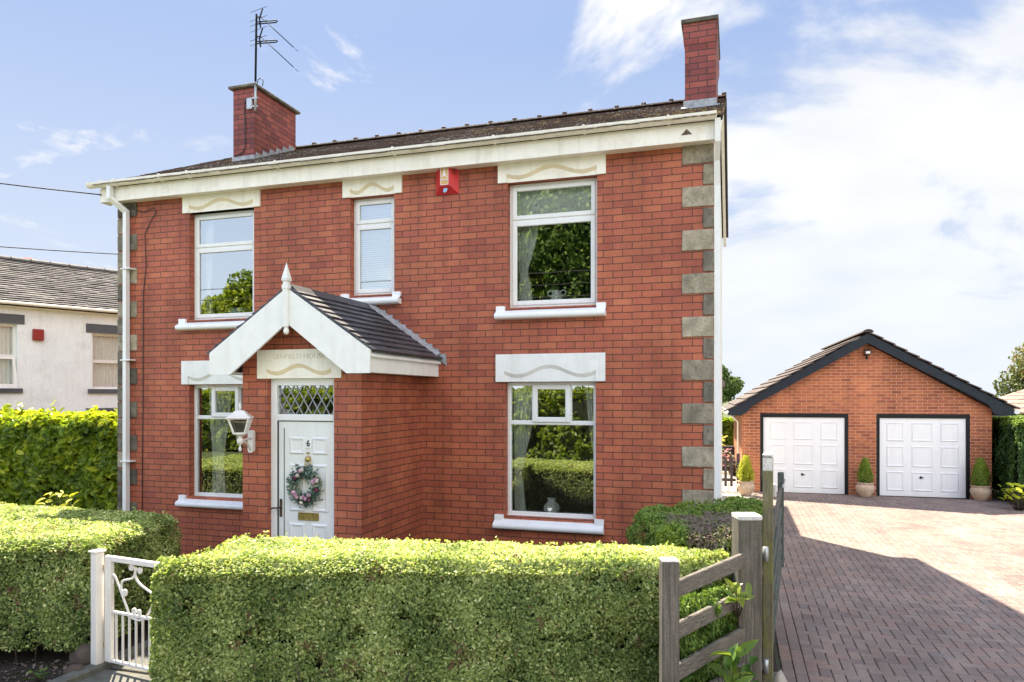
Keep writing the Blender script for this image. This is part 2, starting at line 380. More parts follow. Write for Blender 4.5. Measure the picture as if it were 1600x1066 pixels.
simple('strobe_blue', (0.28, 0.45, 0.62), 0.15, var=0.05)
simple('terracotta_pale', (0.50, 0.36, 0.25), 0.85, var=0.14, scale=14, dirt=((0.66, 0.58, 0.48), 9, 0.52, 0.6))
simple('terracotta', (0.42, 0.12, 0.07), 0.8, var=0.15)
simple('garage_white', (0.86, 0.86, 0.87), 0.35, var=0.02, streak=0.12)
simple('wood_grey', (0.128, 0.115, 0.095), 0.85, var=0.45, scale=9, dirt=((0.055, 0.06, 0.035), 3.5, 0.54, 0.65), bmp=0.010, bscale=16, grain=(7, 7, 0.35), streak=0.8)
simple('rail_grey', (0.150, 0.134, 0.112), 0.85, var=0.45, scale=14, dirt=((0.07, 0.07, 0.045), 4, 0.56, 0.6), bmp=0.008, bscale=30, grain=(0.8, 0.8, 9), streak=0.3)
simple('wood_mossy', (0.14, 0.125, 0.075), 0.85, var=0.4, scale=10, dirt=((0.17, 0.18, 0.035), 5, 0.46, 0.8), bmp=0.004, bscale=25, grain=(6, 6, 0.6))
simple('wood_top', (0.55, 0.54, 0.52), 0.7, var=0.2, scale=30, bmp=0.002)
simple('gate_green_grey', (0.075, 0.088, 0.078), 0.75, var=0.35, scale=10, dirt=((0.10, 0.15, 0.07), 5, 0.52, 0.6), grain=(3, 1, 3))
simple('iron_white', (0.78, 0.74, 0.70), 0.4, var=0.05, dirt=((0.45, 0.36, 0.28), 22, 0.62, 0.5), streak=0.3)
simple('picket_brown', (0.045, 0.030, 0.035), 0.7, var=0.2)
simple('flagstone', (0.12, 0.12, 0.105), 0.9, var=0.3, scale=6, dirt=((0.09, 0.10, 0.06), 5, 0.52, 0.7), bmp=0.008, bscale=25)
simple('pale_slab', (0.42, 0.38, 0.32), 0.9, var=0.18, scale=4, bmp=0.004)
simple('soil', (0.030, 0.021, 0.015), 0.95, var=0.5, scale=16, dirt=((0.06, 0.042, 0.03), 22, 0.55, 0.6), bmp=0.02, bscale=30)
simple('rock', (0.085, 0.062, 0.046), 0.9, var=0.3, scale=12, bmp=0.01, bscale=20)
simple('asphalt', (0.055, 0.055, 0.058), 0.9, var=0.25, scale=60, bmp=0.003, bscale=150)
simple('pavement_grey', (0.22, 0.21, 0.20), 0.9, var=0.15, scale=9)
simple('twig', (0.060, 0.042, 0.028), 0.9, var=0.35, scale=20)
simple('hedge_inside', (0.016, 0.022, 0.009), 0.95, var=0.6, scale=30)
simple('bark', (0.10, 0.075, 0.055), 0.9, var=0.3, scale=8, bmp=0.02, bscale=12, grain=(2, 2, 0.4))
simple('letter_buff', (0.66, 0.61, 0.48), 0.7, var=0.04)  # even buff for the lettering, darker than the cream lintel
simple('neighbour_render', (0.84, 0.90, 0.97), 0.9, var=0.05, scale=2, dirt=((0.50, 0.50, 0.49), 1.6, 0.55, 0.45), bmp=0.004, bscale=60, streak=0.2)
simple('slate_lintel', (0.09, 0.10, 0.12), 0.7, var=0.1)
simple('ridge_stone', (0.16, 0.15, 0.14), 0.85, var=0.25, scale=8, bmp=0.004)
simple('wire_black', (0.02, 0.02, 0.02), 0.6)
def tilemat(name, stops, rough, spots=None, scale=30, spec=0.5):
    m, t, p, o = newmat(name)
    a = N(t, 'ShaderNodeAttribute'); a.attribute_name = 'rnd'
    c = ramp(t, a.outputs['Fac'], stops)
    c = mixc(t, 1.0, c, ramp(t, nz(t, scale, 5, rough=0.65), [(0.3, (0.65,) * 3), (0.7, (1.3,) * 3)]), 'MULTIPLY')
    if spots:
        for (cc, sc, th, amt, patch) in spots:
            n1 = nz(t, sc, 2, rough=0.8); n2 = nz(t, patch, 2)
            v = M(t, 'ADD', n1, M(t, 'MULTIPLY', M(t, 'SUBTRACT', n2, 0.5), 0.55))
            f = N(t, 'ShaderNodeMapRange'); f.inputs[1].default_value = th; f.inputs[2].default_value = th + 0.05; f.inputs[4].default_value = amt
            t.links.new(v, f.inputs[0]); c = mixc(t, f.outputs[0], c, cc)
    t.links.new(c, p.inputs['Base Color']); p.inputs['Roughness'].default_value = rough; p.inputs['Specular IOR Level'].default_value = spec
    bump(t, p, nz(t, 60, 4), 0.003)
    return m
tilemat('main_tiles', [(0, (0.065, 0.043, 0.036)), (0.5, (0.10, 0.067, 0.055)), (1, (0.14, 0.10, 0.085))], 0.8, [((0.46, 0.34, 0.15), 16, 0.63, 0.85, 0.5), ((0.42, 0.41, 0.37), 22, 0.63, 0.8, 0.9)])
tilemat('porch_tiles', [(0, (0.045, 0.044, 0.052)), (0.5, (0.066, 0.066, 0.078)), (1, (0.095, 0.094, 0.11))], 0.5, [((0.02, 0.02, 0.015), 16, 0.66, 0.9, 1.2), ((0.16, 0.15, 0.10), 22, 0.66, 0.6, 1.5)])
tilemat('garage_tiles', [(0, (0.042, 0.027, 0.023)), (0.5, (0.062, 0.041, 0.035)), (1, (0.088, 0.060, 0.051))], 0.75, [((0.12, 0.105, 0.09), 9, 0.60, 0.6, 0.8)], scale=12)
tilemat('stone_tiles', [(0, (0.034, 0.032, 0.037)), (0.5, (0.072, 0.067, 0.072)), (1, (0.13, 0.122, 0.118))], 0.9, [((0.22, 0.20, 0.165), 8, 0.62, 0.6, 0.5)], scale=10)
tilemat('far_tiles', [(0, (0.17, 0.125, 0.10)), (1, (0.27, 0.21, 0.175))], 0.85, scale=6)
# pavers
m, t, p, o = newmat('pavers')
a = N(t, 'ShaderNodeAttribute'); a.attribute_name = 'rnd'
c = ramp(t, a.outputs['Fac'], [(0, (0.218, 0.168, 0.155)), (0.3, (0.272, 0.210, 0.187)), (0.6, (0.300, 0.234, 0.205)), (0.85, (0.302, 0.208, 0.176)), (1, (0.236, 0.200, 0.192))])
c = mixc(t, 1.0, c, ramp(t, nz(t, 90, 5, rough=0.8), [(0.3, (0.62,) * 3), (0.7, (1.4,) * 3)]), 'MULTIPLY')
c = mixc(t, 1.0, c, ramp(t, nz(t, 0.9, 6, rough=0.6), [(0.3, (0.74, 0.73, 0.74)), (0.7, (1.15, 1.13, 1.10))]), 'MULTIPLY')
c = mixc(t, 1.0, c, ramp(t, nz(t, 1.0, 5, rough=0.6, sc3=(2.2, 0.22, 1)), [(0.35, (0.86,) * 3), (0.65, (1.08,) * 3)]), 'MULTIPLY')
ms = nz(t, 2.2, 7, rough=0.75); fm_ = N(t, 'ShaderNodeMapRange'); fm_.inputs[1].default_value = 0.60; fm_.inputs[2].default_value = 0.70; fm_.inputs[4].default_value = 0.45; t.links.new(ms, fm_.inputs[0]); c = mixc(t, fm_.outputs[0], c, (0.10, 0.10, 0.05))
t.links.new(c, p.inputs['Base Color']); p.inputs['Roughness'].default_value = 0.8; p.inputs['Specular IOR Level'].default_value = 0.3
bump(t, p, nz(t, 160, 4), 0.002)
# joint sand with moss
simple('paver_joint', (0.060, 0.052, 0.040), 0.95, var=0.3, scale=20, dirt=((0.07, 0.09, 0.025), 1.2, 0.50, 0.9))
# ground
m, t, p, o = newmat('grass_ground')
c = ramp(t, nz(t, 3, 6), [(0.3, (0.045, 0.065, 0.018)), (0.7, (0.09, 0.12, 0.03))]); t.links.new(c, p.inputs['Base Color']); p.inputs['Roughness'].default_value = 0.95
bump(t, p, nz(t, 50, 4), 0.02)
# glass: thin pane, reflects by fresnel with a floor, and lets the room behind be seen
def glass(name, floor, tint, fm=1.7):
    m = bpy.data.materials.new(name); m.use_nodes = True; MATS[name] = m
    t = m.node_tree; t.nodes.clear(); o = N(t, 'ShaderNodeOutputMaterial')
    gl = N(t, 'ShaderNodeBsdfGlossy'); gl.inputs['Roughness'].default_value = 0.004; gl.inputs[0].default_value = (0.93, 0.97, 0.95, 1)
    tr = N(t, 'ShaderNodeBsdfTransparent'); tr.inputs[0].default_value = col(*tint)
    fr = N(t, 'ShaderNodeFresnel'); fr.inputs[0].default_value = 1.5
    # slight waviness of the panes
    b = N(t, 'ShaderNodeBump'); b.inputs['Distance'].default_value = 0.01; b.inputs['Strength'].default_value = 0.05
    t.links.new(nz(t, 1.6, 1), b.inputs['Height']); t.links.new(b.outputs[0], gl.inputs['Normal'])
    f = M(t, 'ADD', M(t, 'MULTIPLY', fr.outputs[0], fm), floor); f = M(t, 'MINIMUM', f, 1.0)
    mx = N(t, 'ShaderNodeMixShader'); t.links.new(f, mx.inputs[0]); t.links.new(tr.outputs[0], mx.inputs[1]); t.links.new(gl.outputs[0], mx.inputs[2]); t.links.new(mx.outputs[0], o.inputs[0])
glass('window_glass', 0.25, (0.93, 0.96, 0.95)); glass('dull_glass', 0.02, (0.85, 0.88, 0.88), 0.5); glass('lantern_glass', 0.03, (0.30, 0.30, 0.20), 1.0)
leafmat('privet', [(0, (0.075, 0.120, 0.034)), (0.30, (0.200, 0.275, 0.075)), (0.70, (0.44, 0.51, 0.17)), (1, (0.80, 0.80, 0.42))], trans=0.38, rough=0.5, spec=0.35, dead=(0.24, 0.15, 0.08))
leafmat('laurel', [(0, (0.085, 0.14, 0.014)), (0.5, (0.21, 0.30, 0.022)), (1, (0.50, 0.53, 0.045))], trans=0.42, rough=0.4, spec=0.35)
leafmat('juniper', [(0, (0.038, 0.080, 0.020)), (0.5, (0.10, 0.19, 0.034)), (1, (0.27, 0.36, 0.06))], trans=0.25, rough=0.6, dead=(0.26, 0.20, 0.165))
leafmat('golden', [(0, (0.24, 0.29, 0.015)), (0.5, (0.48, 0.52, 0.025)), (1, (0.72, 0.68, 0.06))], trans=0.3, rough=0.6)
leafmat('dwarf_green', [(0, (0.08, 0.14, 0.014)), (0.5, (0.20, 0.30, 0.03)), (1, (0.38, 0.44, 0.05))], trans=0.3, rough=0.6)
leafmat('tree_leaf', [(0, (0.04, 0.075, 0.018)), (0.5, (0.09, 0.14, 0.03)), (1, (0.18, 0.23, 0.05))], trans=0.3, rough=0.5)
leafmat('autumn_leaf', [(0, (0.06, 0.09, 0.025)), (0.6, (0.16, 0.18, 0.05)), (0.85, (0.24, 0.19, 0.06)), (1, (0.32, 0.14, 0.04))], trans=0.25, rough=0.6)
leafmat('dock', [(0, (0.05, 0.12, 0.02)), (0.6, (0.10, 0.19, 0.03)), (1, (0.26, 0.30, 0.04))], trans=0.3, rough=0.4)
leafmat('wreath_leaf', [(0, (0.035, 0.07, 0.05)), (0.6, (0.12, 0.20, 0.16)), (1, (0.40, 0.45, 0.33))], trans=0.15, rough=0.6)
leafmat('wreath_flower', [(0, (0.10, 0.02, 0.03)), (0.3, (0.50, 0.20, 0.38)), (0.6, (0.70, 0.45, 0.58)), (1, (0.80, 0.74, 0.68))], trans=0.15, rough=0.7)
leafmat('bed_flower', [(0, (0.04, 0.10, 0.02)), (0.5, (0.10, 0.17, 0.03)), (0.75, (0.6, 0.12, 0.2)), (1, (0.7, 0.55, 0.6))], trans=0.15, rough=0.7)
leafmat('grass_blade', [(0, (0.05, 0.09, 0.015)), (1, (0.14, 0.20, 0.03))], trans=0.25)

# ================================================================ ground, road, drive
def sheet(name, x0, x1, y0, y1, z, mat, kind='structure'):
    mb = MB(); mb.add([(x0, y0, z), (x1, y0, z), (x1, y1, z), (x0, y1, z)], [(0, 1, 2, 3)])
    return solo(name, mb, mat, kind=kind)
sheet('ground', -700, 700, -700, 700, -0.02, 'grass_ground')
sheet('soil_bed', -13.5, 0.36, 3.2, 9.0, -0.008, 'soil')
sheet('pavement', -60, 60, 0.9, 3.2, -0.004, 'pavement_grey')
sheet('road', -60, 60, -5.2, 0.75, -0.012, 'asphalt')
k = MB(); k.box(-60, 60, 0.75, 0.9, -0.1, 0.01, 0.01); solo('kerb', k, 'flagstone', kind='structure')
sheet('drive_base', 0.36, 6.3, 3.2, 19.4, -0.010, 'paver_joint')

def slabs_mesh(name, items, mat, parent=None, kind=None, label=None, cat=None):
    # items: list of (8 verts of a bevelled-top block..., rnd); built with numpy-free loops
    V = []; F = []; A = []
    for vs, fs, r in items:
        b = len(V); V += vs; F += [tuple(b + i for i in f) for f in fs]; A += [r] * len(fs)
    lo, hi = bbox(V); c = Vector((lo + hi) / 2)
    if parent is None: c.z = lo[2]
    me = bpy.data.meshes.new(name); me.from_pydata([(v[0] - c[0], v[1] - c[1], v[2] - c[2]) for v in V], [], F)
    at = me.attributes.new('rnd', 'FLOAT', 'FACE'); at.data.foreach_set('value', A)
    me.update(); me.materials.append(MATS[mat])
    o = bpy.data.objects.new(name, me); S.collection.objects.link(o)
    if parent is not None: o.parent = parent; o.location = c - ORG[parent.name]
    else: o.location = c
    ORG[o.name] = c
    if kind: o['kind'] = kind
    if label: o['label'] = label; o['category'] = cat
    return o
def paver(x0, x1, y0, y1, g=0.0035, b=0.005, h=0.012):
    z = random.uniform(-0.0015, 0.0015); tx = random.uniform(-.0012, .0012)
    x0 += g; x1 -= g; y0 += g; y1 -= g
    v = [(x0, y0, -0.012), (x1, y0, -0.012), (x1, y1, -0.012), (x0, y1, -0.012),
         (x0, y0, z), (x1, y0, z), (x1, y1, z), (x0, y1, z),
         (x0 + b, y0 + b, z + 0.004 + tx), (x1 - b, y0 + b, z + 0.004 - tx), (x1 - b, y1 - b, z + 0.004 - tx), (x0 + b, y1 - b, z + 0.004 + tx)]
    f = [(8, 9, 10, 11)] + [(4 + i, 4 + (i + 1) % 4, 8 + (i + 1) % 4, 8 + i) for i in range(4)] + [(i, (i + 1) % 4, 4 + (i + 1) % 4, 4 + i) for i in range(4)]
    return v, f, random.random()
items = []; w = 0.1025
X0, Y0, X1, Y1 = 0.60, 3.25, 6.28, 19.06
nx = int((X1 - X0) / w); ny = int((Y1 - Y0) / w)
for i in range(-1, nx + 1):
    for j in range(-1, ny + 1):
        s4 = (i + j) % 4
        if s4 == 0: a = (i, i + 2, j, j + 1)
        elif s4 == 2: a = (i, i + 1, j, j + 2)
        else: continue
        a0, a1, b0, b1 = max(a[0], 0), min(a[1], nx), max(a[2], 0), min(a[3], ny)
        if a1 <= a0 or b1 <= b0: continue
        items.append(paver(X0 + a0 * w, X0 + a1 * w, Y0 + b0 * w, Y0 + b1 * w))
for r_ in range(2):
    y = Y0 - r_ * 0.1
    while y < Y1:
        items.append(paver(0.395 + r_ * 0.1025, 0.395 + (r_ + 1) * 0.1025, y, y + 0.205)); y += 0.205
slabs_mesh('driveway', items, 'pavers', kind='structure')
pp = MB()
for i, (x, y, w_, d_) in enumerate([(-5.35, 4.1, 1.15, .85), (-5.35, 4.97, 1.15, .9), (-5.35, 5.9, .56, .75), (-4.77, 5.9, .57, .75), (-5.35, 6.67, 1.15, .40), (-5.35, 3.22, 1.15, .86)]):
    pp.box(x, x + w_ - .02, y, y + d_ - .02, -0.05, 0.006 + 0.003 * (i % 2), 0.006)
solo('garden_path', pp, 'flagstone', kind='structure')
pp = MB()
for i in range(4):
    for j in range(16):
        pp.box(-1.35 + i * .6, -1.35 + i * .6 + .585, 19.2 + j * .6 if i > 2 else 15.3 + j * .6, (19.2 if i > 2 else 15.3) + j * .6 + .585, -0.05, 0.004 + 0.002 * ((i + j) % 2), 0.005)
solo('patio', pp, 'pale_slab', kind='structure')
pp = MB(); 
for j in range(18): pp.box(-0.22, 0.385, 8.0 + j * .6, 8.0 + j * .6 + .59, -0.05, 0.003, 0.004)
solo('side_path', pp, 'pale_slab', kind='structure')

# ================================================================ the brick house
FY = 8.77; XL = -9.15; XR = -0.239; BY = 14.8
house = thing('brick_house', 'two storey red brick house with white lintels, stone quoins, gabled porch and two chimneys', 'house', (-4.7, 8.77, 0))
OPS = {'LL': (-7.81, -6.66, 0.905, 2.58), 'UL': (-7.806, -6.658, 3.545, 5.15), 'UM': (-5.087, -4.41, 3.80, 5.155), 'UR': (-2.80, -1.63, 3.545, 5.155), 'LR': (-2.832, -1.646, 0.86, 2.59)}
def wall_y(mb, x0, x1, z0, z1, yf, yb, ops):
    xs = sorted({x0, x1} | {o[0] for o in ops} | {o[1] for o in ops}); zs = sorted({z0, z1} | {o[2] for o in ops} | {o[3] for o in ops})
    for i in range(len(xs) - 1):
        for j in range(len(zs) - 1):
            cx, cz = (xs[i] + xs[i + 1]) / 2, (zs[j] + zs[j + 1]) / 2
            if any(o[0] < cx < o[1] and o[2] < cz < o[3] for o in ops): continue
            a, b, c_, d = xs[i], xs[i + 1], zs[j], zs[j + 1]
            mb.add([(a, yf, c_), (b, yf, c_), (b, yf, d), (a, yf, d)], [(0, 1, 2, 3)])
            mb.add([(a, yb, c_), (b, yb, c_), (b, yb, d), (a, yb, d)], [(3, 2, 1, 0)])
    for (a, b, c_, d) in ops:
        mb.add([(a, yf, c_), (a, yf, d), (a, yb, d), (a, yb, c_)], [(0, 1, 2, 3)]); mb.add([(b, yf, c_), (b, yf, d), (b, yb, d), (b, yb, c_)], [(3, 2, 1, 0)])
        mb.add([(a, yf, d), (b, yf, d), (b, yb, d), (a, yb, d)], [(0, 1, 2, 3)]); mb.add([(a, yf, c_), (b, yf, c_), (b, yb, c_), (a, yb, c_)], [(3, 2, 1, 0)])
    mb.add([(x0, yf, z0), (x0, yb, z0), (x0, yb, z1), (x0, yf, z1)], [(0, 1, 2, 3)]); mb.add([(x1, yf, z0), (x1, yb, z0), (x1, yb, z1), (x1, yf, z1)], [(3, 2, 1, 0)])
    mb.add([(x0, yf, z1), (x1, yf, z1), (x1, yb, z1), (x0, yb, z1)], [(0, 1, 2, 3)])
mb = MB(); wall_y(mb, XL, XR, 0, 5.52, FY, FY + 0.24, list(OPS.values())); fw = part('wall', mb, 'red_brick', house)
RZ = 7.10; RY = 11.79; EZ = 5.60                     # ridge and eaves of the roof
def gable(x0, x1): return [(FY + 0.242, 0), (BY, 0), (BY, EZ), (RY, RZ - 0.12), (FY + 0.242, 5.70)]
mb = MB(); mb.prism(gable(0, 0), 'x', XR - 0.22, XR + 0.0); part('wall', mb, 'render_white', house, 'white rendered gable wall')
mb = MB(); mb.prism(gable(0, 0), 'x', XL, XL + 0.22); part('wall', mb, 'red_brick', house)
mb = MB(); mb.box(XL + .222, XR - .222, BY - .22, BY, 0, EZ); part('wall', mb, 'red_brick', house)
mb = MB()   # rooms
mb.box(XL + .23, XR - .23, FY + .245, BY - .23, 2.72, 2.95); mb.box(XL + .23, XR - .23, FY + .245, BY - .23, 5.30, 5.42); mb.box(XL + .23, XR - .23, FY + .245, BY - .23, 0.0, 0.12)
for x in (-6.0, -3.75): mb.box(x, x + .12, FY + .245, 12.4, .13, 2.715); mb.box(x, x + .12, FY + .245, 12.4, 2.955, 5.295)
mb.box(XL + .23, XR - .23, 12.41, 12.53, .13, 2.715); mb.box(XL + .23, XR - .23, 12.41, 12.53, 2.955, 5.295)
part('interior_wall', mb, 'interior', house)
# rear single storey wing (its roof edge shades the drive)
mb = MB(); mb.box(XR - 3.4, XR - 0.06, BY + .004, 18.1, 0, 2.62); rw = part('rear_extension', mb, 'render_white', house)
mb = MB(); mb.prism([(XR - 3.5, 2.63), (XR + .02, 2.63), (XR + .02, 2.74), (XR - 1.7, 3.35), (XR - 3.5, 2.74)], 'y', BY + .006, 18.2); part('roof', mb, 'far_tiles', rw)

# quoins
def quoin(xa, xb, z0, mat, side):
    mb = MB(); mb.box(xa, xb, FY - 0.018, FY + 0.10, z0 + .008, z0 + .250, 0.008)
    for i in range(len(mb.v)):
        v = mb.v[i]; mb.v[i] = (v[0] + random.uniform(-.003, .003), v[1] + random.uniform(-.002, .002), v[2] + random.uniform(-.003, .003))
    part('quoin', mb, mat, house)
z = 0.006; kk = 0
while z < 5.35:
    big = (kk % 2 == 0)
    zt = z
    quoin(XR - (0.363 if big else 0.118), XR + 0.004, zt, 'stone' if big else ('stone_dark' if random.random() < .7 else 'stone'), 1)
    quoin(XL - 0.004, XL + (0.37 if big else 0.14), zt, random.choice(['stone', 'stone_dark', 'stone_dark']), -1)
    z += 0.258; kk += 1

# lintels with the wave
def lintel(parent, x0, x1, z0, z1, yf, mat, inset=0.115, proud=0.03, text=None, amp=0.052, base=0.13):
    mb = MB(); n = 28; xa, xb = x0 + inset, x1 - inset; H = z1 - z0
    def wz(t): return z0 + base + amp * math.cos(2 * math.pi * (t - .5) * 1.42)
    T = [i / n for i in range(n + 1)]
    X = [xa + (xb - xa) * t for t in T]
    Yp = yf - proud; Yr = yf - 0.006; ch = 0.048; wb = MB()
    # upper plate
    for i in range(n):
        mb.add([(X[i], Yp, wz(T[i])), (X[i + 1], Yp, wz(T[i + 1])), (X[i + 1], Yp, z1), (X[i], Yp, z1)], [(0, 1, 2, 3)])
        wb.add([(X[i], Yr, wz(T[i]) - ch), (X[i + 1], Yr, wz(T[i + 1]) - ch), (X[i + 1], Yp, wz(T[i + 1])), (X[i], Yp, wz(T[i]))], [(0, 1, 2, 3)])
        mb.add([(X[i], Yr, z0), (X[i + 1], Yr, z0), (X[i + 1], Yr, wz(T[i + 1]) - ch), (X[i], Yr, wz(T[i]) - ch)], [(0, 1, 2, 3)])
    mb.box(x0, xa, Yp, yf + .05, z0, z1); mb.box(xb, x1, Yp, yf + .05, z0, z1)
    mb.add([(xa, Yp, z1), (xb, Yp, z1), (xb, yf + .05, z1), (xa, yf + .05, z1)], [(0, 1, 2, 3)])
    mb.add([(xa, Yr, z0), (xb, Yr, z0), (xb, yf + .11, z0), (xa, yf + .11, z0)], [(3, 2, 1, 0)])
    o = part('lintel', mb, mat, parent)
    part('wave_moulding', wb, 'tan_paint' if mat == 'lintel_cream' else 'white_paint', o)
    return o
def sill(parent, x0, x1, z0, z1, yf, yb, mat='sill_white', ear=0.12):
    h = z1 - z0; mb = MB(); pr = []
    for k in range(9):
        a = math.pi * (k / 8) ; pr.append((yf - 0.075 - 0.035 * math.sin(a), z0 + 0.045 - 0.04 * math.cos(a) + .0))
    pr = [(yb, z0)] + [(yf - .02, z0)] + pr + [(yf - .03, z1 - 0.045), (yb, z1 + 0.012)]
    mb.prism(pr, 'x', x0, x1)
    for a, b in ((x0, x0 + ear), (x1 - ear, x1)): mb.box(a + .002, b, yf - 0.045, yf + .02, z0 + 0.07, z1 + 0.02, 0.004)
    return part('sill', mb, mat, parent)
lintel(house, -7.905, -6.54, 5.15, 5.435, FY, 'lintel_cream'); lintel(house, -5.19, -4.288, 5.155, 5.44, FY, 'lintel_cream'); lintel(house, -2.92, -1.518, 5.155, 5.44, FY, 'lintel_cream')
lintel(house, -7.925, -6.545, 2.585, 2.935, FY, 'white_paint', base=0.15, amp=.06); lintel(house, -2.95, -1.525, 2.592, 2.945, FY, 'white_paint', base=0.155, amp=.06)
sill(house, -7.97, -6.50, 3.39, 3.545, FY, FY + .16); sill(house, -5.215, -4.305, 3.655, 3.80, FY, FY + .16); sill(house, -2.945, -1.515, 3.39, 3.545, FY, FY + .16)
sill(house, -7.97, -6.50, 0.755, 0.905, FY, FY + .16); sill(house, -2.965, -1.54, 0.70, 0.86, FY, FY + .16)

# windows: white frames with sashes and panes
def bars(mb, x0, x1, z0, z1, y0, y1, t, bev=0.006):
    mb.box(x0, x0 + t, y0, y1, z0, z1, bev); mb.box(x1 - t, x1, y0, y1, z0, z1, bev)
    mb.box(x0 + t, x1 - t, y0 + .001, y1, z0, z0 + t, bev); mb.box(x0 + t, x1 - t, y0 + .001, y1, z1 - t, z1, bev)
def pane(parent, x0, x1, z0, z1, y):
    mb = MB(); mb.add([(x0, y, z0), (x1, y, z0), (x1, y, z1), (x0, y, z1)], [(0, 1, 2, 3)]); return part('pane', mb, 'window_glass', parent)
def window(x0, x1, z0, z1, tz, kind):
    y0 = FY + 0.105; y1 = y0 + 0.07; f = 0.05
    mb = MB(); bars(mb, x0, x1, z0, z1, y0, y1, f); mb.box(x0 + f, x1 - f, y0 + .002, y1, tz - .028, tz + .028, .006)
    mb.box(x0 - .02, x1 + .02, y0 - .012, y0 + .03, z0 - .025, z0 + .004)   # cill bar
    if kind == 'three':
        a, b = x0 + (x1 - x0) * .30, x0 + (x1 - x0) * .70
        for x in (a, b): mb.box(x - .026, x + .026, y0 + .002, y1, tz + .028, z1 - f, .006)
    w_ = part('window', mb, 'upvc', house)
    if kind == 'two':
        sx = MB(); bars(sx, x0 + f - .012, x1 - f + .012, tz + .012, z1 - f + .014, y0 - .014, y0 + .02, .056); s1 = part('sash', sx, 'upvc', w_)
        pane(w_, x0 + f + .03, x1 - f - .03, tz + .05, z1 - f - .025, y0 + .012)
        sx = MB(); bars(sx, x0 + f - .012, x1 - f + .012, z0 + f - .014, tz - .012, y0 - .014, y0 + .02, .060); part('sash', sx, 'upvc', w_)
        pane(w_, x0 + f + .03, x1 - f - .03, z0 + f + .03, tz - .05, y0 + .012)
    else:
        sx = MB(); bars(sx, a - .012, b + .012, tz + .008, z1 - f + .018, y0 - .022, y0 + .02, .065); part('sash', sx, 'upvc', w_)
        pane(w_, a + .045, b - .045, tz + .065, z1 - f - .04, y0 + .008)
        pane(w_, x0 + f, a - .026, tz + .028, z1 - f, y0 + .03); pane(w_, b + .026, x1 - f, tz + .028, z1 - f, y0 + .03)
        pane(w_, x0 + f, x1 - f, z0 + f, tz - .028, y0 + .03)
    return w_
def op(n): return OPS[n]
window(*op('UL'), 4.63, 'two'); window(*op('UM'), 4.79, 'two'); window(*op('UR'), 4.68, 'two')
window(*op('LL'), 2.09, 'three'); window(*op('LR'), 2.065, 'three')

# roof: overlapping tiles laid course by course
def tiled(name, parent, mat, p0, along, up, nrm, length, slope, tw, gauge, th, jit=0.004, lap=1.18, drop=0.0):
    p0 = Vector(p0); along = Vector(along).normalized(); up = Vector(up).normalized(); nrm = Vector(nrm).normalized()
    items = []; ncs = int(slope / gauge); nw = int(math.ceil(length / tw))
    for j in range(ncs):
        for i in range(-1, nw + 1):
            a0 = i * tw + (tw / 2 if j % 2 else 0); a1 = a0 + tw - 0.003
            a0 = max(a0, 0); a1 = min(a1, length)
            if a1 - a0 < .02: continue
            b0 = j * gauge + random.uniform(-jit, jit); b1 = min(j * gauge + gauge * lap, slope)
            lift0 = th * 1.15 + random.uniform(0, jit); lift1 = 0.002
            c = []
            for (a_, b_, l_) in ((a0, b0, lift0), (a1, b0, lift0 + random.uniform(-jit, jit) * .4), (a1, b1, lift1), (a0, b1, lift1)):
                c.append(p0 + along * a_ + up * b_ + nrm * (l_ + th))
            for (a_, b_, l_) in ((a0, b0, lift0), (a1, b0, lift0), (a1, b1, lift1), (a0, b1, lift1)):
                c.append(p0 + along * a_ + up * b_ + nrm * l_)
            items.append(([tuple(v) for v in c], [(0, 1, 2, 3), (7, 6, 5, 4), (0, 4, 5, 1), (1, 5, 6, 2), (2, 6, 7, 3), (3, 7, 4, 0)], random.random()))
    return slabs_mesh(name, items, mat, parent)
sl = Vector((0, RY - 8.47, RZ - 5.60)); L = sl.length; up = sl.normalized(); nr = Vector((0, -up.z, up.y))
roof = tiled('roof', house, 'main_tiles', (-9.32, 8.47, 5.60), (1, 0, 0), up, nr, 9.20, L, 0.165, 0.10, 0.013, jit=0.007)
sb = Vector((0, RY - 15.08, RZ - 5.60)); upb = sb.normalized(); nb = Vector((0, -upb.z, upb.y)); nb = nb if nb.z > 0 else -nb
tiled('roof_slope', roof, 'main_tiles', (-9.32, 15.08, 5.60), (1, 0, 0), upb, nb, 9.20, sb.length, 0.33, 0.2, 0.013)
mb = MB(); mb.prism([(8.60, 5.63), (RY, RZ - .03), (14.98, 5.63), (14.98, 5.60), (RY, RZ - .09), (8.60, 5.60)], 'x', -9.30, -0.135); part('roof_deck', mb, 'dark_gap', roof)
mb = MB()
x = -9.32
while x < -0.14:
    x2 = min(x + .44, -0.125)
    pr = [(RY + .13 * math.cos(a), RZ + .012 + .055 * math.sin(a)) for a in [math.pi * k / 6 for k in range(7)]]
    mb.prism(pr, 'x', x, x2 - .012)
    mb.box(x2 - .07, x2 + .0, RY - .05, RY + .05, RZ + .03, RZ + .105, .008)     # raised joint
    x = x2 + 0.001
part('ridge_tile', mb, 'main_tiles', roof)
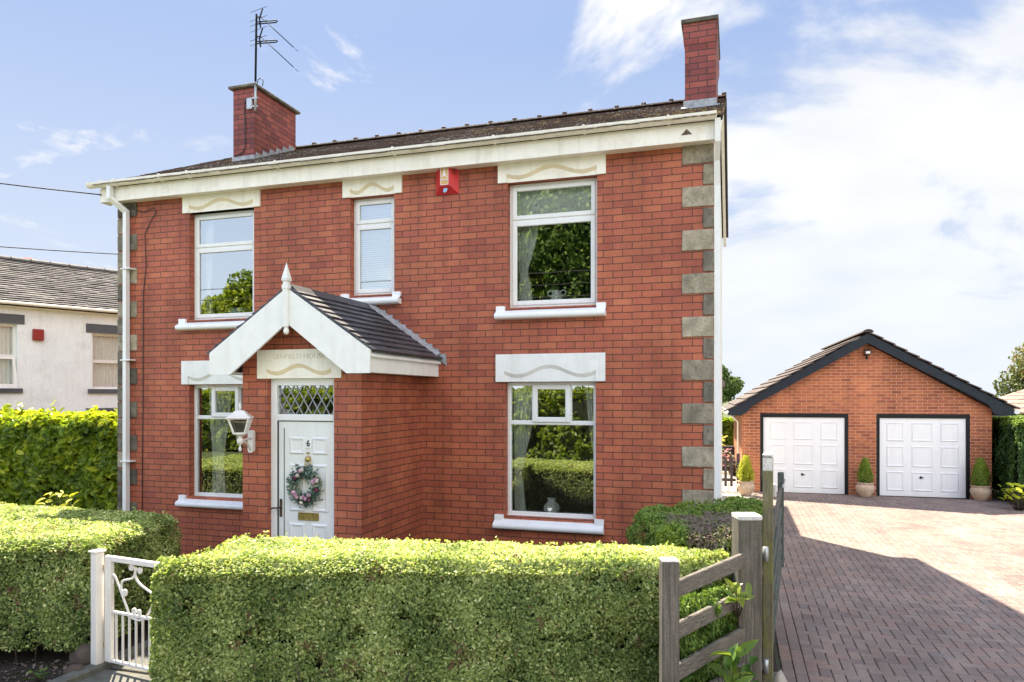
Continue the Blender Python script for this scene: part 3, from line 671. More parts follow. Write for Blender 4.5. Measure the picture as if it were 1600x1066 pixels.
# eaves
mb = MB(); mb.box(-9.30, -0.215, 8.592, 8.622, 5.385, 5.60); part('fascia', mb, 'cream_paint', house)
mb = MB(); mb.box(-9.29, -0.22, 8.623, FY - .001, 5.392, 5.408); part('soffit', mb, 'cream_paint', house)
mb = MB(); mb.prism([(8.60, 5.385), (8.60, 5.60), (RY, RZ - .02), (15.0, 5.60), (15.0, 5.42), (14.85, 5.42), (RY, RZ - .22), (8.79, 5.50), (8.79, 5.385)], 'x', -0.212, -0.165); part('bargeboard', mb, 'cream_paint', house)
mb = MB(); mb.prism([(8.60, 5.385), (8.60, 5.60), (RY, RZ - .02), (15.0, 5.60), (15.0, 5.42), (14.85, 5.42), (RY, RZ - .22), (8.79, 5.50), (8.79, 5.385)], 'x', -9.332, -9.30); part('bargeboard', mb, 'cream_paint', house)
mb = MB(); mb.prism([(-0.60, 5.47), (-0.475, 5.47), (-0.5375, 5.535)], 'y', 8.586, 8.590); part('vent_mark', mb, 'bronze', house)
gp = [(8.59, 5.60), (8.59, 5.672)]
arc = [(8.525 + 0.062 * math.cos(a), 5.668 + 0.078 * math.sin(a)) for a in [-k * math.pi / 8 for k in range(9)]]
arc2 = [(8.525 + 0.055 * math.cos(a), 5.668 + 0.070 * math.sin(a)) for a in [-math.pi + k * math.pi / 8 for k in range(9)]]
mb = MB(); mb.prism(arc + arc2, 'x', -9.46, -0.20)
mb.box(-9.463, -9.455, 8.463, 8.587, 5.60, 5.668); mb.box(-0.203, -0.195, 8.463, 8.587, 5.60, 5.668)
for xx in (-8.3, -5.2, -2.4): mb.prism([(8.525 + .066 * math.cos(a), 5.668 + .083 * math.sin(a)) for a in [-k * math.pi / 8 for k in range(9)]] , 'x', xx, xx + .07)
gut = part('gutter', mb, 'cream_paint', house)
for xx in (-9.2, -8.95, -8.1, -7.6, -6.1, -4.3, -2.9, -1.75, -0.75):
    b = MB(); b.prism([(8.525 + .070 * math.cos(a), 5.668 + .087 * math.sin(a)) for a in [-k * math.pi / 8 for k in range(9)]] + [(8.455, 5.68), (8.59, 5.68)], 'x', xx, xx + .022); part('bracket', b, 'cream_paint', gut)
mb = MB(); mb.tube([(-9.06, 8.53, 5.60), (-9.06, 8.53, 5.42), (-8.915, 8.69, 5.235), (-8.915, 8.69, 0.0)], 0.036, square=True, up=Vector((0, 1, 0))); dp = part('downpipe', mb, 'upvc', house)
for z in (4.35, 2.95, 1.4):
    b = MB(); b.box(-8.985, -8.80, 8.64, 8.765, z, z + .022, .003); part('clip', b, 'upvc', dp)
mb = MB(); mb.tube([(-0.185, 8.53, 5.60), (-0.185, 8.56, 5.35), (-0.195, 8.72, 5.18), (-0.195, 8.80, 4.9), (-0.195, 8.80, 0)], 0.032, square=True, up=Vector((0, 1, 0))); part('downpipe', mb, 'white_paint', house)
# loose cable on the left of the front
mb = MB(); mb.tube([(-8.95, 8.75, 5.33), (-8.62, 8.745, 5.22), (-8.45, 8.75, 5.28), (-8.40, 8.755, 5.20), (-8.5, 8.757, 5.1), (-8.62, 8.757, 4.9), (-8.60, 8.758, 4.4), (-8.65, 8.758, 4.0), (-8.66, 8.758, 2.2), (-8.68, 8.758, 0.2)], 0.006, 5); part('cable', mb, 'wire_black', house)

# chimneys
def chimney(x0, x1, y0, y1, ztop, neck):
    zb = 6.05; mb = MB()
    mb.box(x0, x1, y0, y1, zb, ztop - neck)
    mb.add([(x0, y0, ztop - neck), (x1, y0, ztop - neck), (x1, y1, ztop - neck), (x0, y1, ztop - neck), (x0 - .02, y0 - .02, ztop - neck + .12), (x1 + .02, y0 - .02, ztop - neck + .12), (x1 + .02, y1 + .02, ztop - neck + .12), (x0 - .02, y1 + .02, ztop - neck + .12)] if neck > .1 else [(x0, y0, ztop - neck)] * 8,
           [(0, 1, 5, 4), (1, 2, 6, 5), (2, 3, 7, 6), (3, 0, 4, 7)] if neck > .1 else [])
    if neck > .1: mb.box(x0 - .02, x1 + .02, y0 - .02, y1 + .02, ztop - neck + .12, ztop - .06)
    ch = part('chimney', mb, 'chimney_brick', roof)
    return ch
def cap(x0, x1, y0, y1, z, par, mossy=False):
    mb = MB(); nxx = 7; nyy = 12
    mb.box(x0, x1, y0, y1, z, z + .055, .008)
    mb.box(x0 + .06, x1 - .06, y0 + .06, y1 - .06, z + .055, z + .085, .01)
    return part('chimney_cap', mb, 'stone_dark', par)
c1 = chimney(-8.20, -7.78, 10.25, 11.45, 7.66, 0); 
cm = part; 
mb = MB(); mb.box(-8.265, -7.715, 10.19, 11.51, 7.655, 7.70, .006); mb.box(-8.18, -7.80, 10.3, 11.4, 7.70, 7.725, .006); part('chimney_cap', mb, 'stone_dark', roof)
mb = MB()   # stepped lead on the right side of the left chimney
for i in range(6):
    y = 10.27 + i * .19; z = 6.43 + i * .088
    mb.prism([(y - .03, z - .12), (y + .19, z - .03), (y + .19, z + .13), (y + .02, z + .13)], 'x', -7.776, -7.768 - .0005 * i)
mb.box(-8.22, -7.76, 10.235, 10.247, 6.36, 6.50); part('flashing', mb, 'lead', roof)
mb = MB(); mb.tube([(-7.90, 10.235, 7.42), (-7.93, 10.235, 7.45), (-7.96, 10.235, 7.38), (-7.945, 10.235, 7.0), (-7.945, 10.235, 6.65), (-8.0, 10.235, 6.56), (-8.15, 10.22, 6.50)], 0.008, 5); part('cable', mb, 'wire_black', roof)
x0, x1, y0, y1 = -0.665, -0.246, 10.25, 11.45
c2 = chimney(x0, x1, y0, y1, 7.66, 0.42)
mb = MB(); mb.box(x0 - .05, x1 + .035, y0 - .05, y1 + .05, 7.602, 7.66, .008); part('chimney_cap', mb, 'stone_dark', roof)
mb = MB(); mb.box(x0 - .02, x1 + .01, y0 - .012, y0 - .003, 6.38, 6.53); mb.prism([(10.24, 6.30), (11.45, 6.86), (11.45, 6.98), (10.24, 6.50)], 'x', x0 - .012, x0 - .003)
mb.add([(x0 - .05, y0 - .15, 6.36), (x1 + .05, y0 - .15, 6.36), (x1 + .05, y0 - .012, 6.445), (x0 - .05, y0 - .012, 6.445)], [(0, 1, 2, 3)]); part('flashing', mb, 'lead', roof)

# ---- porch
PX0, PX1, PY = -5.564, -3.986, 7.12; PC = (PX0 + PX1) / 2
DO = (-5.221, -4.335, 0.0, 2.614)
mb = MB(); wall_y(mb, PX0, PX1, 0, 2.66, PY, PY + .23, [DO])
mb.prism([(PX0 + .001, 2.661), (PX1 - .001, 2.661), (PX1 - .001, 2.78), (PC, 3.50), (PX0 + .001, 2.78)], 'y', PY, PY + .22)
porch = part('porch', mb, 'red_brick', house)
mb = MB(); mb.box(PX1 - .22, PX1, PY + .232, FY - .001, 0, 2.78); mb.box(PX0, PX0 + .22, PY + .232, FY - .001, 0, 2.78); part('side_wall', mb, 'red_brick', porch)
lt = lintel(porch, -5.342, -4.228, 2.612, 2.945, PY, 'lintel_cream', inset=.125, base=.125, amp=.045)
BC = -4.786
mb = MB()
for i, (s, a) in enumerate((('L', -1), ('R', 1))): pass
right = [(BC, 3.62), (-3.742, 2.905), (-3.750, 2.655), (-4.03, 2.655), (BC, 3.225)]
left = [(2 * BC - p[0], p[1]) for p in right][::-1]
for poly in (right, left):
    mb = MB(); mb.prism(poly, 'y', 6.87, 6.90); part('bargeboard', mb, 'white_paint', porch)
mb = MB(); mb.lathe([(0.0, 3.095), (.022, 3.10), (.032, 3.125), (.03, 3.15), (.02, 3.17), (.03, 3.19)], (BC, 6.865, 0), 12)
mb.box(BC - .032, BC + .032, 6.835, 6.868, 3.18, 3.63, .004)
mb.box(BC - .040, BC + .040, 6.83, 6.91, 3.60, 3.65, .006); mb.box(BC - .030, BC + .030, 6.84, 6.90, 3.652, 3.69, .004); mb.box(BC - .042, BC + .042, 6.828, 6.912, 3.692, 3.715, .006)
mb.add([(BC - .040, 6.83, 3.716), (BC + .040, 6.83, 3.716), (BC + .040, 6.91, 3.716), (BC - .040, 6.91, 3.716), (BC, 6.87, 3.905)], [(0, 1, 4), (1, 2, 4), (2, 3, 4), (3, 0, 4)])
part('finial', mb, 'white_paint', porch)
mb = MB(); mb.box(-3.785, -3.760, 6.902, FY - .002, 2.665, 2.875); part('fascia', mb, 'white_paint', porch)
mb = MB(); mb.box(2 * BC + 3.760, 2 * BC + 3.785, 6.902, FY - .002, 2.665, 2.875); part('fascia', mb, 'white_paint', porch)
for a_, b_ in ((PX1 + .001, -3.786), (2 * BC + 3.786, PX0 - .001)): mb = MB(); mb.box(a_, b_, 6.902, FY - .002, 2.668, 2.682); part('soffit', mb, 'white_paint', porch)
hs = 3.73 - (-BC) * 0  # unused
for sgn in (1, -1):
    ex = BC + sgn * 1.075; pe = Vector((ex, 6.885, 2.875)); pt = Vector((BC, 6.885, 3.615)); u_ = (pt - pe); Ls = u_.length; u_.normalize(); n_ = Vector((sgn * u_.z, 0, -sgn * u_.x * -1 if False else abs(u_.x)))
    tiled('roof', porch, 'porch_tiles', pe if sgn == 1 else Vector((ex, 6.885, 2.875)), (0, 1, 0), u_, n_, FY - 6.887, Ls, 0.30, 0.128, 0.021, jit=.006)
mb = MB(); mb.prism([(BC - 1.06, 2.86), (BC, 3.595), (BC + 1.06, 2.86), (BC + 1.06, 2.83), (BC, 3.50), (BC - 1.06, 2.83)], 'y', 6.905, FY - .001); part('roof_deck', mb, 'white_paint', porch)
mb = MB()
y = 6.90
while y < 8.72:
    y2 = min(y + .42, 8.76); mb.prism([(BC - .13, 3.575), (BC - .02, 3.67), (BC + .02, 3.67), (BC + .13, 3.575), (BC + .12, 3.555), (BC, 3.64), (BC - .12, 3.555)], 'y', y, y2 - .012); y = y2 + .002
part('ridge_tile', mb, 'porch_tiles', porch)
mb = MB()   # stepped lead flashing against the brickwork
for i in range(10):
    x = BC + .12 + i * .098; z = 3.60 - (x - BC) * .69 + .0
    mb.prism([(x, z), (x + .15, z - .10), (x + .13, z + .06), (x + .02, z + .06)], 'y', FY - .012 - .0006 * i, FY - .002)
mb.add([(BC + .02, 8.64, 3.655), (BC + 1.06, 8.64, 2.935), (BC + 1.06, 8.755, 2.985), (BC + .02, 8.755, 3.705)], [(0, 1, 2, 3)])
part('flashing', mb, 'lead', porch)
# raised name in the lintel
mb = text_mb('LENFIELD HOUSE', 0.080, 0.006, -4.775, PY - .031, 2.862, sx=1.12, font_bold=False); part('lettering', mb, 'letter_buff', porch)

# ---- door
dy = 7.185
mb = MB(); xa, xb = -5.221, -4.335
mb.box(xa, xa + .085, dy, dy + .09, 0, 2.612, .005); mb.box(xb - .05, xb, dy, dy + .09, 0, 2.612, .005)
mb.box(xa + .085, xb - .05, dy + .001, dy + .09, 2.53, 2.612, .005); mb.box(xa + .085, xb - .05, dy + .001, dy + .09, 2.12, 2.195, .005)
door_frame = part('door_frame', mb, 'upvc', house)
pane(door_frame, xa + .085, xb - .05, 2.195, 2.53, dy + .045)
mb = MB(); ax, bx, az, bz = xa + .085, xb - .05, 2.195, 2.53; step = .118; hh = .19
k = -6
for sg in (1, -1):
    for k in range(-8, 16):
        xs0 = ax + k * step; pts = []
        z0_, z1_ = az, bz; run = (bz - az) / hh * step
        xA, xB = (xs0, xs0 + run) if sg == 1 else (xs0 + run, xs0)
        # clip to pane
        p_, q_ = Vector((xA, 0, z0_)), Vector((xB, 0, z1_))
        lo_t, hi_t = 0, 1; dx = q_.x - p_.x
        t1, t2 = (ax - p_.x) / dx, (bx - p_.x) / dx
        lo_t = max(0, min(t1, t2)); hi_t = min(1, max(t1, t2))
        if hi_t - lo_t < .05: continue
        A_, B_ = p_.lerp(q_, lo_t), p_.lerp(q_, hi_t)
        yy = dy + (.038 if sg == 1 else .0395)
        mb.tube([(A_.x, yy, A_.z), (B_.x, yy, B_.z)], .0045, square=True)
part('leaded_lattice', mb, 'lead', door_frame)
mb = MB(); lx0, lx1 = xa + .094, xb - .056; mb.box(lx0, lx1, dy + .02, dy + .065, 0.06, 2.113, .004)
door = part('door', mb, 'upvc', house)
mb = MB(); mb.box(lx0 - .006, lx0, dy + .004, dy + .02, .05, 2.118); mb.box(lx0 + .075, lx0 + .081, dy + .014, dy + .0205, .06, 2.03); mb.box(lx0 - .005, lx1 + .004, dy + .012, dy + .02, 2.111, 2.118); part('gap_strip', mb, 'dark_gap', door)  # dark strips stand in for shade in the leaf gaps and stile line
def panelm(x0, x1, z0, z1):
    m_ = MB(); t = .022; y = dy + .02
    o_ = [(x0, z0), (x1, z0), (x1, z1), (x0, z1)]; i_ = [(x0 + t, z0 + t), (x1 - t, z0 + t), (x1 - t, z1 - t), (x0 + t, z1 - t)]; j_ = [(x0 + 2.2 * t, z0 + 2.2 * t), (x1 - 2.2 * t, z0 + 2.2 * t), (x1 - 2.2 * t, z1 - 2.2 * t), (x0 + 2.2 * t, z1 - 2.2 * t)]
    V = [(p[0], y - .0005, p[1]) for p in o_] + [(p[0], y - .016, p[1]) for p in i_] + [(p[0], y - .006, p[1]) for p in j_]
    F = [(k, (k + 1) % 4, 4 + (k + 1) % 4, 4 + k) for k in range(4)] + [(4 + k, 4 + (k + 1) % 4, 8 + (k + 1) % 4, 8 + k) for k in range(4)] + [(8, 9, 10, 11)]
    m_.add(V, F); return part('panel', m_, 'upvc', door)
cxm = (lx0 + .08 + lx1) / 2; pw = .215
for (z0_, z1_) in ((1.725, 1.935), (1.06, 1.62), (.62, .93), (.16, .55)):
    panelm(cxm - .045 - pw, cxm - .045, z0_, z1_); panelm(cxm + .045, cxm + .045 + pw, z0_, z1_)
mb = MB(); mb.box(cxm - .037, cxm + .037, dy + .008, dy + .0185, 1.80, 1.915, .004); npl = part('number_plate', mb, 'sill_white', door)
mb = text_mb('6', .105, .004, cxm, dy + .006, 1.857, font_bold=True, sx=.85); part('number', mb, 'black_paint', npl)
mb = MB(); mb.lathe([(.0, -.01), (.016, -.008), (.02, .0), (.016, .012), (0, .015)], (cxm, dy + .004, 1.745), 10); mb.lathe([(.0, -.03), (.03, -.025), (.038, .0), (.028, .03), (0, .035)], (cxm, dy + .004, 1.675), 12)
mb.tube([(cxm - .028, dy - .006, 1.67), (cxm - .03, dy - .012, 1.62), (cxm, dy - .014, 1.585), (cxm + .03, dy - .012, 1.62), (cxm + .028, dy - .006, 1.67)], .008, 6); part('knocker', mb, 'brass', door)
mb = MB(); bars(mb, cxm - .135, cxm + .135, .965, 1.055, dy + .002, dy + .0195, .014, .003); mb.box(cxm - .121, cxm + .121, dy + .008, dy + .019, .979, 1.041); part('letter_box', mb, 'brass', door)
mb = MB(); mb.box(lx0 + .022, lx0 + .052, dy + .003, dy + .0195, .99, 1.20, .004); mb.tube([(lx0 + .037, dy, 1.10), (lx0 + .037, dy - .05, 1.10), (lx0 - .03, dy - .055, 1.10), (lx0 - .05, dy - .052, 1.085)], .010, 8); part('handle', mb, 'bronze', door)
mb = MB(); mb.box(xa, xb, dy - .05, dy + .1, 0.007, .055, .006); part('threshold', mb, 'flagstone', door_frame)

# ---- wreath hanging on the door
wc = Vector((cxm - .02, dy - .045, 1.375)); wr = thing('door_wreath', 'round wreath of eucalyptus leaves and pink and white flowers hung on the front door', 'wreath', (wc.x, wc.y, wc.z - .23))
n = 900; th = rng.random(n) * 2 * np.pi; r0 = .165 + rng.normal(size=n) * .035; P = np.stack([wc.x + r0 * np.cos(th), wc.y + rng.normal(size=n) * .018, wc.z + r0 * np.sin(th)], 1)
Nn = np.stack([rng.normal(size=n) * .6, -1 + 0 * th, rng.normal(size=n) * .6], 1); T = np.stack([-np.sin(th) + .5 * np.cos(th), 0 * th, np.cos(th) + .5 * np.sin(th)], 1)
leaves('foliage', P, Nn, rng.uniform(.03, .055, n), .55, 'wreath_leaf', wr, updir=T, rnd=np.clip(.5 + .35 * np.sin(th * 2 + 1) + rng.normal(size=n) * .2, 0, 1))
mb = MB(); mb.tube([(wc.x + .165 * math.cos(a), wc.y + .02, wc.z + .165 * math.sin(a)) for a in [2 * math.pi * k / 24 for k in range(25)]], .022, 6); part('ring', mb, 'twig', wr)
for i in range(17):
    a = R(random.uniform(-150, 60)) if i < 13 else R(random.uniform(60, 210)); r_ = .165 + random.uniform(-.04, .04); fs = random.uniform(.030, .048)
    cc = np.array([wc.x + r_ * math.cos(a), wc.y - .028, wc.z + r_ * math.sin(a)]); m_ = 26
    dirs = rng.normal(size=(m_, 3)); dirs[:, 1] = -np.abs(dirs[:, 1]); dirs /= np.linalg.norm(dirs, axis=1, keepdims=True)
    tone = random.choice([.05, .45, .6, .65, .95, 1.0, .9])
    leaves('flower', cc + dirs * fs * .5, dirs, fs, .8, 'wreath_flower', wr, rnd=np.clip(tone + rng.normal(size=m_) * .07, 0, 1))

# ---- wall lantern
lc = Vector((-5.372, 6.83, 0)); lan = thing('wall_lantern', 'white metal coach lantern on a bracket on the left brick pier of the porch', 'lantern', (-5.42, 7.12, 1.75))
def ring4(c, r, z, rot=math.pi / 4 + .30): return [(c.x + r * math.cos(rot + k * math.pi / 2), c.y + r * math.sin(rot + k * math.pi / 2), z) for k in range(4)]
LR0 = -0.30
top = ring4(lc, .155, 2.155, LR0); bot = ring4(lc, .085, 1.985, LR0)
mb = MB()
for k in range(4):
    mb.tube([top[k], bot[k]], .0085, square=True); mb.tube([top[k], top[(k + 1) % 4]], .009, square=True); mb.tube([bot[k], bot[(k + 1) % 4]], .009, square=True)
part('cage', mb, 'iron_white', lan)
gt = ring4(lc, .148, 2.15, LR0); gb = ring4(lc, .08, 1.988, LR0); mb = MB()
for k in range(4): mb.add([gt[k], gt[(k + 1) % 4], gb[(k + 1) % 4], gb[k]], [(0, 1, 2, 3)])
part('glass_pane', mb, 'lantern_glass', lan)
mb = MB(); prof = [(.185, 2.158), (.178, 2.168), (.135, 2.190), (.10, 2.215), (.075, 2.238), (.05, 2.245), (0.012, 2.25)]
rs = [ring4(lc, r, z, LR0) for r, z in prof]
for i in range(len(rs) - 1):
    mb.add(rs[i] + rs[i + 1], [(k, (k + 1) % 4, 4 + (k + 1) % 4, 4 + k) for k in range(4)])
mb.add(rs[0], [(3, 2, 1, 0)])
mb.lathe([(.010, 2.245), (.012, 2.27), (.018, 2.285), (.010, 2.30), (.014, 2.315), (0, 2.335)], (lc.x, lc.y, 0), 10); part('lantern_roof', mb, 'iron_white', lan)
mb = MB(); mb.lathe([(.088, 1.985), (.075, 1.972), (.035, 1.955), (.022, 1.93), (.036, 1.915), (.036, 1.875), (.022, 1.86), (.010, 1.845), (.010, 1.825), (.018, 1.815), (.018, 1.785), (0, 1.77)], (lc.x, lc.y, 0), 12)
part('base_bowl', mb, 'iron_white', lan)
mb = MB(); mb.tube([(lc.x, lc.y, 1.895), (-5.40, 6.96, 1.905), (-5.424, 7.09, 1.915)], .013, 8); mb.tube([(lc.x - .02, lc.y + .06, 1.885), (-5.41, 6.97, 1.875), (-5.42, 7.05, 1.82), (-5.424, 7.085, 1.76)], .010, 8); part('arm', mb, 'iron_white', lan)
mb = MB(); pr = [(-5.424 + .038 * math.cos(a) * (1), 1.875 + (.095 if math.sin(a) > 0 else -.095) + .038 * math.sin(a)) for a in [2 * math.pi * k / 16 + .01 for k in range(16)]]
mb.prism(pr, 'y', 7.075, 7.119); part('backplate', mb, 'iron_white', lan)

# ---- alarm box
al = thing('alarm_box', 'red wedge shaped burglar alarm box with blue strobe high on the front wall', 'alarm', (-3.6, 8.77, 5.05))
mb = MB(); F_ = [(-3.692, 8.655, 5.165), (-3.560, 8.655, 5.165), (-3.560, 8.655, 5.44), (-3.692, 8.655, 5.44)]; B_ = [(-3.80, 8.768, 5.075), (-3.468, 8.768, 5.075), (-3.468, 8.768, 5.44), (-3.80, 8.768, 5.44)]
mb.add(F_ + B_, [(0, 1, 2, 3), (1, 5, 6, 2), (4, 0, 3, 7), (3, 2, 6, 7), (0, 4, 5, 1), (7, 6, 5, 4)]); part('casing', mb, 'alarm_red', al)
mb = MB(); mb.box(-3.680, -3.574, 8.651, 8.6545, 5.175, 5.425); lb = part('label_plate', mb, 'alarm_label', al)
mb = MB(); bars(mb, -3.682, -3.572, 5.173, 5.427, 8.6495, 8.6508, .006, 0); part('border', mb, 'sill_white', lb)
mb = text_mb('S', .098, .003, -3.627, 8.6485, 5.376, font_bold=True, sx=.95); part('letter', mb, 'sill_white', lb)
mb = text_mb('A', .098, .003, -3.627, 8.6485, 5.305, font_bold=True, sx=.95); part('letter', mb, 'sill_white', lb)
mb = text_mb('ALARM', .032, .003, -3.627, 8.6485, 5.240, font_bold=True, sx=.9); part('lettering', mb, 'sill_white', lb)
mb = MB(); mb.lathe([(.030, 0), (.030, .02), (.024, .04), (0, .05)], (0, 0, 0), 12)
mb.v = [(-3.625 + v[0], 8.685 - v[2] * .5 + v[1] * .3, 5.13 + v[1] * .9 - v[2]) for v in mb.v]; part('strobe', mb, 'strobe_blue', al)
mb = MB()
for i in range(4):
    z = 5.395 - i * .022; mb.add([(-3.535, 8.681, z + .004), (-3.490, 8.736, z - .004), (-3.490, 8.736, z - .012), (-3.535, 8.681, z - .004)], [(0, 1, 2, 3)])
part('vent', mb, 'dark_gap', al)

# ---- television aerial on the left chimney
ae = thing('television_aerial', 'black double television aerial on a tall mast strapped to the left chimney', 'aerial', (-7.72, 10.22, 7.2))
mb = MB(); mb.tube([(-7.73, 10.22, 7.70), (-7.71, 10.22, 8.86)], .018, 8); part('mast', mb, 'aerial_metal', ae)
mb = MB(); mb.tube([(-7.735, 10.22, 7.23), (-7.73, 10.22, 7.72)], .021, 8); part('mast_sleeve', mb, 'galvanised', ae)
mb = MB(); mb.box(-7.90, -7.80, 10.20, 10.248, 7.27, 7.46, .006); mb.box(-7.80, -7.70, 10.215, 10.248, 7.30, 7.325); mb.box(-7.80, -7.70, 10.215, 10.248, 7.44, 7.465); part('bracket', mb, 'galvanised', ae)
mb = MB(); mb.tube([(-7.70, 10.2, 7.63), (-7.66, 10.2, 7.74), (-7.60, 10.2, 7.76), (-7.56, 10.2, 7.70), (-7.58, 10.2, 7.62)], .007, 5); part('cable', mb, 'wire_black', ae)
for zt in (8.80, 8.47):
    mb = MB(); a0 = Vector((-7.68, 10.20, zt)); d = Vector((.60, -.42, -.60 + .0)).normalized()
    b0 = a0 + Vector((.09, -.02, -.03)); tip = Vector((-6.99, 10.22, zt - .60))
    mb.tube([(-7.71, 10.22, zt), tuple(a0), tuple(b0)], .012, 6)
    d = (tip - b0).normalized(); mb.tube([tuple(b0), tuple(tip)], .008, 6)
    side = Vector((0, 0, 1)).cross(d).normalized(); perp = side.cross(d)
    for k in range(8):
        q = b0 + d * (.18 + k * .105); mb.tube([tuple(q - side * .05), tuple(q + side * .05)], .004, 5)
    for k in range(9):                 # loop dipoles / reflector rods
        pass
    q = b0 + d * .14; s_ = Vector((1, .15, 0)).normalized(); mb.tube([tuple(q - s_ * .19), tuple(q - s_ * .17 + Vector((0, 0, .018))), tuple(q + s_ * .17 + Vector((0, 0, .018))), tuple(q + s_ * .20), tuple(q + s_ * .17 - Vector((0, 0, .018))), tuple(q - s_ * .17 - Vector((0, 0, .018))), tuple(q - s_ * .19)], .010, 6)
    e1 = b0 + Vector((-.02, 0, .10)); e2 = b0 + Vector((-.01, 0, -.17)); mb.tube([tuple(e1 + Vector((.05, 0, .04))), tuple(b0 - Vector((.03, 0, .02))), tuple(e2)], .012, 6)
    for dz in (.06, -.09, -.17):
        mb.tube([(-7.80 + .02, 10.15, zt + dz), (-7.40, 10.08, zt + dz + .01)], .0035, 5)
    part('antenna_head', mb, 'aerial_metal', ae)

# ---- curtains, blind and vases behind the glass
def curtain(label, prof, y, z_list, folds, mat='curtain_white', amp=.022, group=None):
    # prof: list of (x_left, x_right) for each z in z_list
    mb = MB(); n = 40
    for (xl, xr), z in zip(prof, z_list):
        for k in range(n + 1):
            t = k / n; mb.v.append((xl + (xr - xl) * t, y + amp * math.sin(t * math.pi * folds * 2) + .006 * math.sin(t * 31 + z * 2), z))
    for j in range(len(z_list) - 1):
        for k in range(n): mb.f.append((j * (n + 1) + k, j * (n + 1) + k + 1, (j + 1) * (n + 1) + k + 1, (j + 1) * (n + 1) + k)); mb.sm.append(True)
    return solo('curtain', mb, mat, label, 'curtain', group)
curtain('white net curtain tied back on the left inside the upstairs window nearest the right corner', [(-2.76, -2.40), (-2.76, -2.44), (-2.76, -2.50), (-2.74, -2.60), (-2.72, -2.60), (-2.74, -2.55), (-2.75, -2.53)], 9.06, [5.14, 4.7, 4.4, 4.08, 4.02, 3.8, 3.56], 6)
curtain('long pale curtain on the left inside the downstairs window nearest the right corner', [(-2.80, -2.44), (-2.80, -2.52), (-2.80, -2.62), (-2.79, -2.69), (-2.79, -2.67), (-2.79, -2.63)], 9.06, [2.58, 2.1, 1.7, 1.35, 1.25, .88], 6)
curtain('pale curtain on the right inside the downstairs window nearest the right corner', [(-1.84, -1.66), (-1.80, -1.66), (-1.74, -1.66), (-1.70, -1.66)], 9.06, [2.58, 2.1, 1.7, 1.4], 4)
curtain('white net curtain on the left inside the downstairs window behind the wall lantern', [(-7.70, -7.28), (-7.70, -7.32), (-7.66, -7.40), (-7.64, -7.44), (-7.66, -7.40)], 9.08, [2.57, 2.1, 1.7, 1.4, .93], 7)
curtain('pale curtain at the left edge inside the upstairs window above the porch bargeboard', [(-7.78, -7.60), (-7.78, -7.64), (-7.77, -7.68), (-7.78, -7.62)], 9.08, [5.14, 4.5, 4.0, 3.57], 3)
bl = thing('window_blind', 'white venetian blind lowered behind the narrow upstairs window above the porch', 'blind', (-4.75, 8.99, 3.82))
mb = MB(); z = 3.84
while z < 5.13: mb.add([(-5.06, 8.972, z + .011), (-4.43, 8.972, z + .011), (-4.43, 8.998, z - .009), (-5.06, 8.998, z - .009)], [(0, 1, 2, 3)]); z += .03
part('slats', mb, 'blind_white', bl); mb = MB(); mb.box(-5.06, -4.43, 8.965, 9.0, 5.13, 5.153); mb.box(-5.06, -4.43, 8.972, 8.998, 3.815, 3.828); part('rail', mb, 'blind_white', bl)
b2 = MB(); b2.box(-2.735, -1.70, 8.98, 8.984, 4.70, 5.12); solo('roller_blind', b2, 'curtain_white', 'pale roller blind behind the top pane of the upstairs window nearest the right corner', 'blind')
v1 = thing('vase', 'white two handled vase on the sill of the upstairs window nearest the right corner', 'vase', (-2.2, 9.06, 3.60))
mb = MB(); mb.lathe([(.055, 0), (.072, .03), (.082, .09), (.080, .13), (.050, .17), (.048, .19), (.062, .20), (.050, .202)], (-2.20, 8.995, 3.576), 20); part('body', mb, 'ceramic', v1)
for s in (-1, 1):
    mb = MB(); mb.tube([(-2.2 + s * (.085 + .036 * math.cos(a)), 8.995, 3.741 + .036 * math.sin(a)) for a in [2 * math.pi * k / 12 for k in range(13)]], .010, 6); part('handle', mb, 'ceramic', v1)
mb = MB(); mb.lathe([(.07, 0), (.105, .03), (.11, .07), (.085, .12), (.045, .15), (.055, .17), (.058, .195), (.045, .195)], (-2.27, 9.01, .891), 22); solo('vase', mb, 'ceramic', 'squat white pot on the sill of the downstairs window nearest the right corner', 'vase')
mb = MB(); mb.lathe([(.07, 0), (.115, .02), (.13, .06), (.115, .115), (.06, .15), (.05, .15)], (-7.17, 9.08, 3.60), 22); solo('vase', mb, 'ceramic_green', 'round pale green bowl on the sill inside the leftmost upstairs window', 'vase')
for (x, z0_) in ((-2.2, 3.55), (-2.2, .86), (-7.2, 3.55)):
    pass
mb = MB()
for (a, b, z) in ((-2.80, -1.63, 3.545), (-2.83, -1.65, .86), (-7.8, -6.66, 3.545), (-7.8, -6.66, .905), (-5.08, -4.42, 3.80)): mb.box(a, b, FY + .178, FY + .38, z, z + .03)
part('window_board', mb, 'upvc', house)

